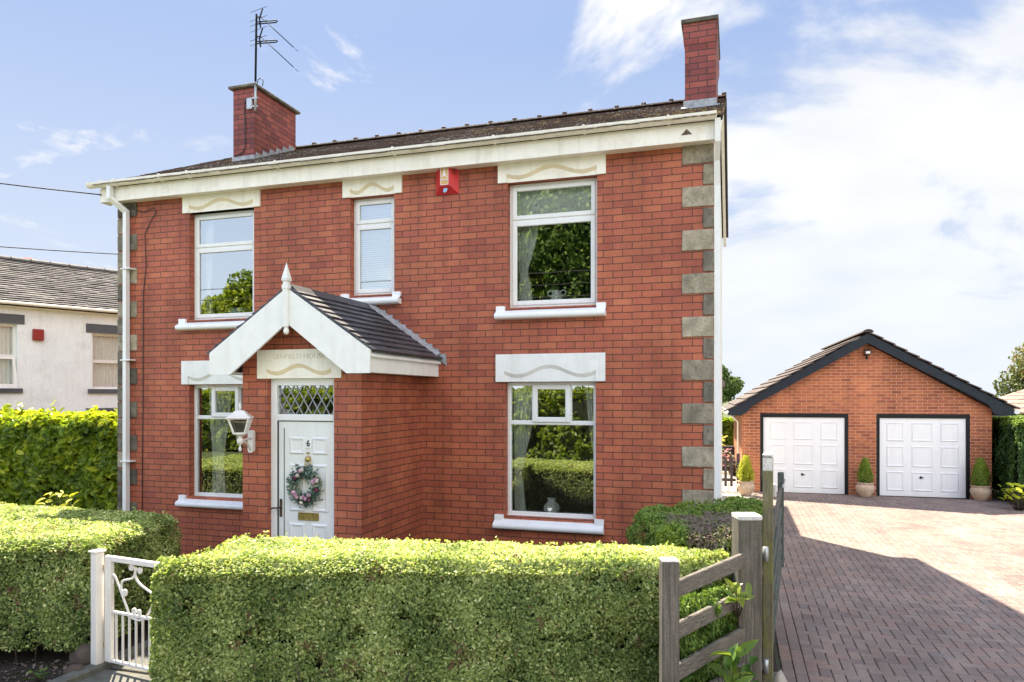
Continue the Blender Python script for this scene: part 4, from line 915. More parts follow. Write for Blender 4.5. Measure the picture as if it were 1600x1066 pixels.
# ================================================================ garage
ga = thing('double_garage', 'double brick garage with two white panelled doors at the end of the drive', 'garage', (3.0, 19.20, 0), R(2.0), local=True)
GX0, GX1, GD = -2.82, 2.75, 6.0; D1 = (-2.385, -0.335, -.01, 1.985); D2 = (0.29, 2.30, -.01, 1.985); GA = 0.065; GZ = 3.86
mb = MB(); wall_y(mb, GX0, GX1, -.02, 2.0, 0, .22, [D1, D2])
mb.prism([(GX0 + .001, 2.001), (GX1 - .001, 2.001), (GX1 - .001, 2.10), (GA, 3.70), (GX0 + .001, 2.10)], 'y', 0.0, .21); part('wall', mb, 'garage_brick', ga)
mb = MB(); mb.box(GX0, GX0 + .2, .221, GD, -.02, 2.10); mb.box(GX1 - .2, GX1, .221, GD, -.02, 2.10); mb.box(GX0 + .2, GX1 - .2, GD - .2, GD, -.02, 2.05)
mb.prism([(GX0 + .2, 2.051), (GX1 - .2, 2.051), (GA, 3.70)], 'y', GD - .2, GD - .001); part('wall', mb, 'garage_brick', ga)
def gdoor(x0, x1, z1):
    mb = MB(); mb.box(x0, x0 + .075, -.004, .08, 0, z1, .004); mb.box(x1 - .075, x1, -.004, .08, 0, z1, .004); mb.box(x0 + .075, x1 - .075, -.003, .08, z1 - .10, z1, .004)
    fr = part('door_frame', mb, 'black_paint', ga)
    a, b, c_, d = x0 + .078, x1 - .078, 0.025, z1 - .103
    mb = MB(); y = .035
    mb.box(a, b, y, y + .04, c_, d, .004)
    mb.box(a, b, y + .0, y + .03, 0.0, .024)
    o_ = part('garage_door', mb, 'garage_white', ga)
    w3 = (b - a) / 3; h3 = (d - c_) / 3
    for i in range(3):
        for j in range(3):
            m_ = MB(); p0x, p1x = a + i * w3 + (.15 if i == 0 else .08), a + (i + 1) * w3 - (.15 if i == 2 else .08); p0z, p1z = c_ + j * h3 + (.10 if j == 0 else .06), c_ + (j + 1) * h3 - (.10 if j == 2 else .05); t = .022
            o1 = [(p0x, p0z), (p1x, p0z), (p1x, p1z), (p0x, p1z)]; o2 = [(p0x + t, p0z + t), (p1x - t, p0z + t), (p1x - t, p1z - t), (p0x + t, p1z - t)]; o3 = [(p0x + 2.2 * t, p0z + 2.2 * t), (p1x - 2.2 * t, p0z + 2.2 * t), (p1x - 2.2 * t, p1z - 2.2 * t), (p0x + 2.2 * t, p1z - 2.2 * t)]
            m_.add([(p[0], y - .0005, p[1]) for p in o1] + [(p[0], y - .020, p[1]) for p in o2] + [(p[0], y - .008, p[1]) for p in o3],
                   [(k, (k + 1) % 4, 4 + (k + 1) % 4, 4 + k) for k in range(4)] + [(4 + k, 4 + (k + 1) % 4, 8 + (k + 1) % 4, 8 + k) for k in range(4)] + [(8, 9, 10, 11)])
            part('panel', m_, 'garage_white', o_)
    hx = (a + b) / 2 - .03
    m_ = MB(); m_.lathe([(0, 0), (.03, .003), (.03, .012), (.012, .016), (.012, .04)], (0, 0, 0), 10); m_.v = [(hx + v[0], y - .010 - v[2], .46 + v[1]) for v in m_.v]; m_.tube([(hx - .03, y - .045, .462), (hx + .06, y - .045, .455)], .010, 6); part('handle', m_, 'black_paint', o_)
gdoor(*D1[:2], D1[3]); gdoor(*D2[:2], D2[3])
BYF = -.20
def bz(x): return 3.93 - abs(x - GA) * .585
lt_ = [(-3.17, 2.06), (-3.17, 1.925), (-2.86, 1.925), (-2.72, 2.01), (-2.60, bz(-2.60) - .215), (GA, bz(GA) - .235), (GA, bz(GA))]
rt_ = [(3.12, 2.14), (3.12, 1.965), (2.88, 1.955), (2.72, 2.02), (2.60, bz(2.60) - .215), (GA, bz(GA) - .235), (GA, bz(GA))]
mb = MB(); mb.prism(lt_, 'y', BYF, BYF + .03); part('bargeboard', mb, 'barge_blue_black', ga)
mb = MB(); mb.prism(rt_[::-1], 'y', BYF, BYF + .03); part('bargeboard', mb, 'barge_blue_black', ga)
mb = MB(); mb.prism([(-3.14, 1.93), (GX0 - .002, 1.93), (GX0 - .002, 2.02), (-3.14, 2.05)], 'y', BYF + .031, GD + .1); mb.prism([(3.10, 1.965), (GX1 + .002, 1.965), (GX1 + .002, 2.06), (3.10, 2.09)], 'y', BYF + .031, GD + .1)
mb.prism([(GX0, 2.11), (GA, 3.72), (GX1, 2.11), (GX1 + .1, 2.11), (GA, 3.78), (GX0 - .1, 2.11)], 'y', BYF + .031, -.001); part('soffit', mb, 'black_paint', ga)
mb = MB(); mb.tube([(-3.21, BYF - .02, 2.02), (-3.21, GD + .1, 2.02)], .055, 10); part('gutter', mb, 'upvc', ga)
mb = MB(); mb.tube([(3.19, BYF - .02, 2.05), (3.19, GD + .1, 2.05)], .055, 10); part('gutter', mb, 'upvc', ga)
mb = MB(); mb.tube([(-3.2, 1.2, 1.98), (-3.0, 1.2, 1.85), (-2.87, 1.2, 1.72), (-2.87, 1.2, 0)], .033, 8); part('downpipe', mb, 'cream_paint', ga)
for sgn in (-1, 1):
    ex = -3.24 if sgn < 0 else 3.22
    pe = Vector((ex, BYF - .04, bz(ex) + .0)); pt = Vector((GA, BYF - .04, 3.945)); u_ = pt - pe; Ls = u_.length; u_.normalize(); n_ = Vector((sgn * u_.z, 0, abs(u_.x)))
    tiled('roof', ga, 'garage_tiles', pe, (0, 1, 0), u_, n_, GD + .35, Ls, 0.34, 0.30, 0.028, jit=.003, lap=1.12)
mb = MB(); y = BYF - .05
while y < GD + .2:
    mb.prism([(GA + .12 * math.cos(a), 3.955 + .075 * math.sin(a)) for a in [math.pi * k / 8 for k in range(9)]], 'y', y, y + .44); y += .45
part('ridge_tile', mb, 'garage_tiles', ga)
mb = MB(); mb.prism([(-3.2, bz(-3.2) - .02), (GA, 3.92), (3.2, bz(3.2) - .02), (3.2, bz(3.2) - .06), (GA, 3.86), (-3.2, bz(-3.2) - .06)], 'y', BYF + .032, GD + .28); part('roof_deck', mb, 'black_paint', ga)
fl = thing('floodlight', 'small dark floodlight under the peak of the garage gable', 'floodlight', (3.06, 19.1, 3.40))
mb = MB(); mb.box(3.0, 3.12, 19.06, 19.20, 3.40, 3.45, .01); mb.tube([(3.05, 19.12, 3.42), (3.05, 19.05, 3.36)], .018, 6); mb.lathe([(0, 0), (.03, 0), (.035, .02), (.028, .05), (0, .055)], (3.05, 19.04, 3.31), 10); part('bracket', mb, 'black_paint', fl)
mb = MB(); mb.prism([(19.00, 3.53), (19.12, 3.56), (19.13, 3.46), (19.02, 3.42)], 'x', 3.0, 3.15); part('housing', mb, 'bronze', fl)
mb = MB(); mb.add([(3.03, 18.998, 3.495), (3.12, 18.998, 3.495), (3.12, 19.010, 3.44), (3.03, 19.010, 3.44)], [(0, 1, 2, 3)]); part('lens', mb, 'sill_white', fl)

# ---- potted dwarf conifers
def potted(x, y, h, r, label, mat, pot='terracotta_pale'):
    root = thing('potted_conifer', label, 'potted plant', (x, y, 0), group='potted dwarf conifers in front of the garage')
    mb = MB(); mb.lathe([(.11, .004), (.125, .02), (.16, .08), (.205, .17), (.215, .235), (.19, .285), (.172, .30), (.172, .315), (.195, .33), (.20, .35), (.185, .355), (.165, .345), (.16, .32)], (x, y, 0), 28); mb.lathe([(0, .325), (.165, .325)], (x, y, 0), 20)
    part('pot', mb, pot, root)
    n = 6500; t = rng.random(n) ** .75; a = rng.random(n) * 2 * np.pi
    prof = r * np.where(t < .2, .72 + 1.4 * t, (1 - (t - .2) / .8) ** .58) * (1 + .15 * np.sin(a * 3 + 5 * t + x * 7) + .12 * np.sin(a * 5 - 11 * t + x))
    rr = prof * (1 - .45 * rng.random(n) ** 3)
    P = np.stack([x + rr * np.cos(a), y + rr * np.sin(a), .33 + t * h], 1)
    Nn = np.stack([np.cos(a), np.sin(a), .5 + 0 * a], 1) + rng.normal(size=(n, 3)) * .5
    up = np.stack([np.cos(a) * .5, np.sin(a) * .5, 1 + 0 * a], 1)
    P = P + (rng.random(n) ** 10)[:, None] * np.stack([np.cos(a) * .05, np.sin(a) * .05, .05 + 0 * a], 1)
    leaves('foliage', P, Nn, rng.uniform(.020, .042, n), .35, mat, root, updir=up, rnd=.45 + .25 * t + rng.normal(size=n) * .2)
    mb = MB(); mb.tube([(x, y, .3), (x, y, .33 + h * .8)], [.02, .006], 6); mb.lathe([(r * .55, .33), (r * .6, .33 + h * .2), (r * .3, .33 + h * .6), (0, .33 + h * .9)], (x, y, 0), 10); part('stem', mb, 'hedge_inside', root)
potted(.26, 18.25, .62, .185, 'bright yellow cone shaped conifer in a clay pot by the left corner of the garage', 'golden')
potted(2.98, 18.82, .58, .165, 'green cone shaped conifer in a pale clay pot between the two garage doors', 'dwarf_green')
potted(5.42, 18.95, .64, .20, 'green cone shaped conifer in a clay pot by the right corner of the garage', 'dwarf_green')

# ================================================================ clipped hedges
def poly_area(p): return .5 * sum(p[i][0] * p[(i + 1) % len(p)][1] - p[(i + 1) % len(p)][0] * p[i][1] for i in range(len(p)))
def hedge(name, label, cat, poly, h, dens, lsize, mat, aspect=.6, z0=.05, bulge=.05, rough=.03, round_=.10, shoot=0.0, tops=1.0, side_mask=None, tone=(.35, .16), top_tone=.12, deadf=None, updir=False, core='hedge_inside', twigs=60, hfun=None, group=None, droop=.25, sprigs=0, spl=.075, spk=7):
    if poly_area(poly) < 0: poly = poly[::-1]
    cx = sum(p[0] for p in poly) / len(poly); cy = sum(p[1] for p in poly) / len(poly)
    root = thing(name, label, cat, (cx, cy, 0), group=group)
    H = hfun if hfun else (lambda x, y: h)
    Ps = []; Ns = []; Tn = []
    # sides
    n = len(poly)
    for i in range(n):
        a, b = np.array(poly[i]), np.array(poly[(i + 1) % n]); L = np.linalg.norm(b - a); nn = np.array([(b - a)[1], -(b - a)[0]]) / L
        dfac = 1.0
        if side_mask is not None: dfac = side_mask[i]
        m_ = int(L * h * dens * dfac)
        if m_ < 1: continue
        t = rng.random(m_); zf = rng.random(m_)
        base = a + (b - a) * t[:, None]
        z = z0 + (h - z0) * zf
        q = np.stack([base[:, 0], base[:, 1], z], 1)
        off = fnoise(q, 2.2, 3) * rough * 2.2 + fnoise(q, 9, 8) * rough - rng.random(m_) ** 2 * .06 + bulge * (1 - zf) - np.clip((z - (h - round_)) / round_, 0, 1) ** 2 * round_ * .45
        off += fnoise(q, .7, 5) * rough * 1.3
        # thin, ragged bottom
        keep = rng.random(m_) < np.clip((z - z0) / .22 + .25 + fnoise(q, 5, 1) * .8, 0, 1)
        # small hollows where one looks into the hedge
        hole = fnoise(q, 5.5, 21) > .45
        off = np.where(hole, off - .10 * rng.random(m_) ** .5, off)
        pos = np.stack([base[:, 0] + nn[0] * off, base[:, 1] + nn[1] * off, z], 1)
        pos = pos[keep]; m2 = len(pos)
        nr_ = np.tile(np.array([nn[0], nn[1], .35]), (m2, 1)) + rng.normal(size=(m2, 3)) * .55
        Ps.append(pos); Ns.append(nr_); Tn.append(tone[0] + fnoise(pos, 3, 4) * .35 + rng.normal(size=m2) * tone[1] + np.clip((pos[:, 2] - h + .15) / .15, 0, 1) * top_tone)  # leaf tone lightens near the top edge, painted-in sunlight
    # top
    A = abs(poly_area(poly)); xs = [p[0] for p in poly]; ys = [p[1] for p in poly]; m_ = int(A * dens * tops)
    bx = (max(xs) - min(xs)) * (max(ys) - min(ys)); c = rng.random((int(m_ * bx / A), 2)) * [max(xs) - min(xs), max(ys) - min(ys)] + [min(xs), min(ys)]
    def dist_in(c):
        d = np.full(len(c), 9.0)
        for i in range(n):
            a, b = np.array(poly[i]), np.array(poly[(i + 1) % n]); e = b - a; L = np.linalg.norm(e); nn = np.array([-e[1], e[0]]) / L
            d = np.minimum(d, ((c - a) * nn).sum(1))
        return d
    d = dist_in(c); c = c[d > 0]; d = d[d > 0]
    z = np.array([H(x, y) for x, y in c]) if hfun else np.full(len(c), h)
    q = np.stack([c[:, 0], c[:, 1], z], 1)
    z = z + fnoise(q, 2.0, 13) * rough * 1.3 + fnoise(q, 8, 2) * rough * .8 - rng.random(len(c)) ** 2 * .05 - np.clip(1 - d / round_, 0, 1) ** 2 * round_ * .45
    if shoot: z = z + (rng.random(len(c)) ** 14) * shoot
    pos = np.stack([c[:, 0], c[:, 1], z], 1); m2 = len(pos)
    Ps.append(pos); Ns.append(np.tile([0, -.1, 1.0], (m2, 1)) + rng.normal(size=(m2, 3)) * .5); Tn.append(tone[0] + top_tone + fnoise(pos, 3, 4) * .3 + rng.normal(size=m2) * tone[1] * 1.1)  # top leaves toned lighter, sunlight put into their colour
    P = np.concatenate(Ps); Nn = np.concatenate(Ns); T = np.concatenate(Tn)
    if sprigs:
        ii = rng.integers(0, len(P), sprigs); EP = []; EN = []; ET = []
        for i_ in ii:
            d_ = Nn[i_] / np.linalg.norm(Nn[i_]) * .6 + np.array([0, 0, .8]) + rng.normal(size=3) * .25; d_ /= np.linalg.norm(d_); L_ = rng.uniform(.3, 1) * spl; k_ = spk
            for q_ in range(k_): EP.append(P[i_] + d_ * L_ * q_ / k_ + rng.normal(size=3) * .11 * spl); EN.append(rng.normal(size=3) + d_ * .5); ET.append(.75 + rng.normal() * .2)
        P = np.concatenate([P, EP]); Nn = np.concatenate([Nn, EN]); T = np.concatenate([T, ET])
    dd = deadf(P) if deadf else (np.where((rng.random(len(P)) < .012) | ((fnoise(P, 6, 31) > .50) & (rng.random(len(P)) < .35)), 1.0, 0.0) if mat == 'privet' else None)
    leaves('foliage', P, Nn, rng.uniform(lsize * .7, lsize * 1.3, len(P)), aspect, mat, root, rnd=T, dead=dd, updir=(Nn * .6 + np.array([0, 0, .6]) if updir else None), droop=droop)
    # woody inside
    ins = .10
    mb = MB(); pc = [(cx + (p[0] - cx) * (1 - ins * 2 / max(.4, math.hypot(p[0] - cx, p[1] - cy)) * .5), cy + (p[1] - cy) * (1 - ins * 2 / max(.4, math.hypot(p[0] - cx, p[1] - cy)) * .5)) for p in poly]
    # inset polygon properly
    pc = []
    for i in range(n):
        p0, p1, p2 = np.array(poly[i - 1]), np.array(poly[i]), np.array(poly[(i + 1) % n])
        e1 = (p1 - p0) / np.linalg.norm(p1 - p0); e2 = (p2 - p1) / np.linalg.norm(p2 - p1); n1 = np.array([-e1[1], e1[0]]); n2 = np.array([-e2[1], e2[0]])
        bi = n1 + n2; bi /= max(np.linalg.norm(bi), .2); k_ = ins / max(bi.dot(n1), .45); pc.append(tuple(p1 + bi * k_))
    if hfun:
        V = [(p[0], p[1], z0 + .10) for p in pc] + [(p[0], p[1], H(*p) - .09) for p in pc]; nn_ = len(pc)
        mb.add(V, [tuple(range(nn_))[::-1], tuple(range(nn_, 2 * nn_))] + [(i, (i + 1) % nn_, nn_ + (i + 1) % nn_, nn_ + i) for i in range(nn_)])
    else: mb.prism(pc, 'z', z0 + .10, h - .085)
    part('inner_growth', mb, core, root)
    mb = MB()
    for k_ in range(twigs):
        i = random.randrange(n); t = random.random(); a, b = Vector((*poly[i], 0)), Vector((*poly[(i + 1) % n], 0)); p_ = a.lerp(b, t) ; c0 = Vector((cx, cy, 0)); p_ = p_ + (c0 - p_).normalized() * random.uniform(.04, .16)
        q_ = p_ + Vector((random.uniform(-.12, .12), random.uniform(-.12, .12), random.uniform(.25, .5))); mb.tube([tuple(p_ + Vector((0, 0, -.02))), tuple((p_ + q_) / 2 + Vector((random.uniform(-.03, .03),) * 3)), tuple(q_)], [.009, .007, .004], 5)
    if twigs: part('stems', mb, 'twig', root)
    return root
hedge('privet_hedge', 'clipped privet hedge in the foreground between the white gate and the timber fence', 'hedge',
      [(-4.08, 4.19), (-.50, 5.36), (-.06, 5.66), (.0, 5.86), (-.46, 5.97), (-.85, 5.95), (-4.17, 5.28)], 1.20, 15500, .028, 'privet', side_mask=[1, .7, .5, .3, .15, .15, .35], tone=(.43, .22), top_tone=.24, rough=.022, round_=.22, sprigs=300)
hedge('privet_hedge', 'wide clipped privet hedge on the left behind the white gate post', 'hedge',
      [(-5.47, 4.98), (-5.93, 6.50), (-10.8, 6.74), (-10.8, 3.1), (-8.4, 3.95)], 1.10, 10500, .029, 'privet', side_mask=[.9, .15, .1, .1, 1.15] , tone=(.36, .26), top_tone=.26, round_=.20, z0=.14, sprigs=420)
def conh(x, y): return 1.32 + .06 * math.sin(x * 5) + .05 * math.cos(y * 3)
def deadz(P):
    x, y = P[:, 0], P[:, 1]
    d = ((x + .14) / .46) ** 2 + ((y - 6.55) / .75) ** 2
    return np.clip((1.15 - d + fnoise(P, 6, 2) * 1.1) * 1.6, 0, 1) * (P[:, 2] > 1.05) * (rng.random(len(P)) < .9)
hedge('juniper_hedge', 'low conifer hedge with a brown dead patch on top beside the big gate post', 'hedge',
      [(-.62, 5.99), (-.08, 5.90), (.10, 5.92), (.30, 7.75), (.02, 8.25), (-.55, 7.70), (-.92, 6.9)], 1.32, 8500, .045, 'juniper', aspect=.30, hfun=conh, rough=.05, side_mask=[.8, .6, 1, 1, .6, .6, .6], tone=(.72, .2), top_tone=.10, deadf=deadz, updir=True, round_=.2, bulge=.0)
# growth pushing through the timber fence, with broad leaves
hedge('juniper_bush', 'shaggy green conifer growth pressed against the back of the timber fence rails', 'bush',
      [(-.46, 5.30), (-.38, 4.93), (.04, 5.60), (-.06, 5.74)], 1.00, 12000, .045, 'juniper', aspect=.32, rough=.06, side_mask=[.3, 1.2, .5, .3], tone=(.50, .2), updir=True, round_=.1, bulge=.0, twigs=20)
hedge('laurel_hedge', 'tall bright green laurel hedge in front of the white neighbouring house', 'hedge',
      [(-14.6, 7.55), (-9.38, 9.12), (-9.5, 10.4), (-14.9, 8.9)], 2.08, 1000, .130, 'laurel', aspect=.50, rough=.08, side_mask=[1, .3, .1, .1], tone=(.36, .24), top_tone=.62, shoot=.0, round_=.25, z0=.1, bulge=.1, twigs=0, sprigs=150, spl=.30, spk=8)
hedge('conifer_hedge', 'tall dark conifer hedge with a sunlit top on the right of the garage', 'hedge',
      [(5.92, 18.25), (9.6, 17.9), (9.6, 19.3), (6.0, 21.2)], 1.88, 2600, .085, 'juniper', aspect=.35, rough=.06, side_mask=[1, .2, .2, .6], tone=(.15, .15), top_tone=.70, updir=True, round_=.2, bulge=.05, twigs=0)  # dark face and light top put shade and sun into the leaf colour
hedge('garden_hedge', 'leafy hedge at the back of the garden seen beyond the picket gate', 'hedge',
      [(-2.2, 26.3), (0.6, 26.6), (.6, 27.6), (-2.2, 27.4)], 1.62, 900, .12, 'laurel', aspect=.55, rough=.08, side_mask=[1, .3, .1, .2], tone=(.35, .2), top_tone=.3, round_=.2, twigs=0)

# ---- small plants
def plant(name, label, x, y, n, h, size, aspect, mat, tone=.5, spread=.2, base=0.0, group=None, lean=(0, 0)):
    root = thing(name, label, 'plant', (x, y, base), group=group)
    V = []; mb = MB(); Ps = []; Us = []
    for i in range(n):
        a = random.uniform(0, 2 * math.pi); r_ = spread * math.sqrt(random.random()); hh_ = h * random.uniform(.45, 1)
        p_ = Vector((x + r_ * math.cos(a) + lean[0] * hh_, y + r_ * math.sin(a) + lean[1] * hh_, base + hh_)); mb.tube([(x + .2 * r_ * math.cos(a), y + .2 * r_ * math.sin(a), base), tuple(p_)], [.004, .002], 4)
        Ps.append(p_); Us.append((math.cos(a) * .8, math.sin(a) * .8, .7))
    P = np.array([tuple(p) for p in Ps]); U = np.array(Us)
    leaves('leaf_cluster', P, np.stack([-U[:, 0] * .5, -U[:, 1] * .5 - .4, np.full(len(U), .8)], 1) + rng.normal(size=P.shape) * .3, rng.uniform(size * .7, size * 1.2, len(P)), aspect, mat, root, updir=U, rnd=tone + rng.normal(size=len(P)) * .2, droop=.5)
    part('stems', mb, 'twig', root)
    return root
plant('broadleaf_weed', 'broad leaved dock weed poking out between the lower fence rails', -.06, 5.06, 16, .62, .17, .36, 'dock', .65, .10, .10, lean=(.05, -.08))
plant('broadleaf_weed', 'broad leaved weed poking out under the top fence rail beside the big post', .02, 5.44, 10, .26, .13, .42, 'dock', .8, .09, .80, lean=(.10, -.30))
plant('broadleaf_weed', 'leafy weed at the foot of the fence beside the big post', .07, 5.40, 14, .45, .14, .45, 'dock', .5, .12, .05)
plant('weed', 'small leafy weed in the dark soil under the left privet hedge nearest the photo edge', -5.95, 4.32, 12, .14, .10, .5, 'dock', .3, .12)
plant('weed', 'small leafy weed in the dark soil under the left privet hedge nearer the gate post', -5.55, 4.50, 14, .13, .06, .5, 'dock', .5, .09)
plant('golden_shrub', 'small orange yellow shrub showing over the back of the left privet hedge', -8.2, 6.9, 60, 1.22, .12, .4, 'golden', .9, .22)
plant('leafy_shrub', 'yellow green leafy shrub at the foot of the dark conifer hedge on the right', 5.72, 17.55, 70, .55, .12, .6, 'golden', .35, .34)
plant('flower_clump', 'pink flowers in the bed seen between the pickets on the left', -.62, 23.5, 130, .75, .10, .6, 'bed_flower', .6, .5)
plant('flower_clump', 'pink and green flower clump beside the garage wall seen between the pickets', -.02, 22.6, 110, .65, .09, .6, 'bed_flower', .55, .35)
plant('yellow_bush', 'low round bright yellow bush beyond the picket gate', -.75, 25.3, 200, 1.08, .13, .6, 'golden', .95, .5)
mb = MB(); mb.box(-2.4, .2, 24.4, 24.62, 0, .78, .01); solo('planter_wall', mb, 'picket_brown', 'low dark brown garden wall beyond the picket gate', 'wall')
# fallen leaves, twigs and stones on the soil
def rock(x, y, z, sx, sy, sz, label, mat='rock'):
    mb = MB(); n1, n2 = 8, 12; V = []
    for i in range(n1 + 1):
        for j in range(n2):
            th_ = math.pi * i / n1; ph = 2 * math.pi * j / n2; d = Vector((math.sin(th_) * math.cos(ph), math.sin(th_) * math.sin(ph), math.cos(th_))); k_ = 1 + .28 * noise.noise(d * 1.6 + Vector((x, y, 3)))
            V.append((x + d.x * sx * k_, y + d.y * sy * k_, z + d.z * sz * k_))
    mb.add(V, [(i * n2 + j, (i + 1) * n2 + j, (i + 1) * n2 + (j + 1) % n2, i * n2 + (j + 1) % n2) for i in range(n1) for j in range(n2)], True)
    return solo('boulder', mb, mat, label, 'stone')
rock(-5.50, 4.95, .07, .17, .12, .12, 'brown boulder under the hedge just left of the white gate post')
rock(-5.42, 4.74, .03, .10, .07, .06, 'smaller brown stone in the soil below the boulder by the white gate post')
rock(.32, 5.98, .10, .07, .09, .15, 'pale upright stone behind the foot of the tall gate stile', 'pale_slab')
n = 900; x = rng.uniform(-8, -5.45, n); y = 4.87 + (x + 5.42) * .35 - rng.uniform(-.25, .9, n)
leaves('leaf_litter', np.stack([x, y, rng.uniform(0.0, .02, n)], 1), np.tile([0, 0, 1.], (n, 1)) + rng.normal(size=(n, 3)) * .35, rng.uniform(.02, .06, n), .55, 'juniper', dead=np.ones(n), rnd=rng.random(n))
S.objects['leaf_litter']['kind'] = 'stuff'
mb = MB(); mb.box(-5.40, -5.27, 4.1, 6.3, -.04, .06, .012); solo('path_edging', mb, 'flagstone', 'worn stone edging along the path under the white gate post', 'edging')

# ================================================================ white iron gate and its post
gpst = thing('gate_post', 'white square metal post carrying the iron garden gate', 'gate post', (-5.345, 4.90, 0), R(-8), local=True)
mb = MB(); mb.box(-.038, .038, -.038, .038, -.05, 1.035, .004); part('post', mb, 'iron_white', gpst)
mb = MB(); mb.box(-.052, .052, -.052, .052, 1.036, 1.052, .004); part('cap', mb, 'iron_white', gpst)
ig = thing('iron_gate', 'white wrought iron garden gate with scrolls over upright bars', 'gate', (-5.285, 4.935, 0), R(-7.7), local=True)
GT, GB, GM, GW = 1.005, .075, .525, .98
mb = MB(); mb.box(0, .085, -.018, .018, GB, GT, .003); mb.box(GW - .04, GW, -.018, .018, GB, GT, .003); mb.box(.085, GW - .04, -.02, .02, GT - .045, GT, .003); mb.box(.085, GW - .04, -.012, .012, GM - .018, GM + .004, .002); mb.box(.085, GW - .04, -.014, .014, GB, GB + .025, .002)
part('frame', mb, 'iron_white', ig)
for k_ in range(12):
    x = .135 + k_ * .084
    if x > GW - .06: break
    mb = MB(); mb.tube([(x, 0, GB + .02), (x, 0, GM - .01)], .0075, square=True); part('upright_bar', mb, 'iron_white', ig)
def cgp(cx, cy): return ((cx / 4.938 + 130 - 165) / 172.0 + .012, 0, 1.0 - ((cy / 4.938 + 850) - 870) / 179.0)
def smooth(pts, n=6):
    o_ = []; P = [Vector(p) for p in pts]; P = [P[0]] + P + [P[-1]]
    for i in range(1, len(P) - 2):
        for k_ in range(n):
            t = k_ / n; a, b, c_, d = P[i - 1], P[i], P[i + 1], P[i + 2]
            o_.append(tuple(.5 * ((2 * b) + (-a + c_) * t + (2 * a - 5 * b + 4 * c_ - d) * t * t + (-a + 3 * b - 3 * c_ + d) * t ** 3)))
    o_.append(tuple(P[-2])); return o_
def spiral(c0, r, a0, turns, sgn=1, n=22):
    return [(c0[0] + r * (1 - .72 * k / n) * math.cos(a0 + sgn * turns * 2 * math.pi * k / n), 0, c0[2] + r * (1 - .72 * k / n) * math.sin(a0 + sgn * turns * 2 * math.pi * k / n)) for k in range(n + 1)]
def bar(pts, hgt=.010, w_=.011):
    mb = MB(); mb.tube(pts, .0105, 6); part('scroll', mb, 'iron_white', ig)
bar(smooth([cgp(205, 262), cgp(228, 240), cgp(258, 245), cgp(290, 290), cgp(340, 380), cgp(390, 470), cgp(425, 530), cgp(470, 548), cgp(520, 552)]))
bar(spiral(cgp(222, 302), .024, math.pi / 2, 1.3, -1))
bar(smooth([cgp(372, 385), cgp(345, 365), cgp(332, 320), cgp(350, 275), cgp(400, 258), cgp(450, 245), cgp(476, 215), cgp(482, 160)]))
bar(spiral(cgp(370, 360), .028, -math.pi / 2, 1.3, 1))
bar(spiral(cgp(442, 165), .028, 0, 1.3, 1)); bar(spiral(cgp(532, 180), .026, math.pi, 1.3, -1))
bar(smooth([cgp(486, 160), cgp(482, 200), cgp(492, 240), cgp(530, 275), cgp(590, 305), cgp(650, 330), cgp(690, 370), cgp(680, 420)]))
bar(spiral(cgp(474, 490), .026, -math.pi / 2, 1.3, -1)); bar(spiral(cgp(522, 492), .022, -math.pi / 2, 1.3, 1))
bar(smooth([cgp(520, 552), cgp(570, 540), cgp(630, 480), cgp(700, 360), cgp(760, 260), cgp(800, 240)]))
for z in (.90, .22):
    mb = MB(); mb.tube([(-.05, 0, z), (.01, 0, z)], .009, 6); mb.lathe([(.016, -.02), (.016, .02)], (-.012, 0, z), 8); part('hinge', mb, 'brass', ig)

# ================================================================ timber fence, big gate post and open field gate
fe = thing('timber_fence', 'short weathered grey timber fence with four sloping looking rails between two posts', 'fence', (-.2, 5.2, 0))
f0 = Vector((-.412, 4.80, 0)); f1 = Vector((.087, 5.69, 0)); fd = (f1 - f0).normalized(); fn = Vector((fd.y, -fd.x, 0)); ang = math.atan2(fd.y, fd.x)
def obox(mb, c, hx, hy, z0, z1, rot, topchamf=0):
    c = Vector(c); ux = Vector((math.cos(rot), math.sin(rot), 0)); uy = Vector((-ux.y, ux.x, 0)); b = MB(); b.box(-hx, hx, -hy, hy, z0, z1, .006)
    mb.add([(c.x + ux.x * v[0] + uy.x * v[1], c.y + ux.y * v[0] + uy.y * v[1], v[2]) for v in b.v], b.f)
mb = MB(); obox(mb, f0, .056, .056, -.05, 1.318, R(17)); ps = part('post', mb, 'wood_grey', fe)
mb = MB(); obox(mb, f0, .057, .057, 1.319, 1.332, R(17)); part('post_cap', mb, 'wood_top', ps)
mb = MB(); obox(mb, f1, .088, .088, -.05, 1.475, R(17)); ps = part('post', mb, 'wood_grey', fe, 'broad square gate post')
mb = MB(); obox(mb, f1, .090, .090, 1.476, 1.512, R(17)); part('post_cap', mb, 'wood_top', ps)
for z in (1.062, .785, .51, .245):
    a = f0 + fn * .02 + fd * .045; b = f1 + fn * .02 - fd * .07; c_ = (a + b) / 2; mb = MB(); obox(mb, c_, (b - a).length / 2, .017, z, z + .112, ang)
    mb.v = [(v[0], v[1], v[2] + .008 + .055 * max(0, min(1, (Vector((v[0], v[1], 0)) - a).dot(fd) / (b - a).length))) for v in mb.v]
    part('rail', mb, 'rail_grey', fe)
fg = thing('field_gate', 'mossy timber five bar gate standing open along the left edge of the drive', 'gate', (.245, 5.86, 0), math.atan2(9.92 - 5.86, .575 - .245), local=True)
mb = MB(); mb.box(-.035, .055, -.038, .038, .08, 1.93, .006); st = part('hinge_stile', mb, 'wood_mossy', fg)
mb = MB(); mb.box(-.036, .056, -.039, .039, 1.931, 1.965, .012); mb.box(-.0365, -.0355, -.036, .036, 1.83, 1.93); part('bleached_top', mb, 'wood_top', st)
GL = 4.07
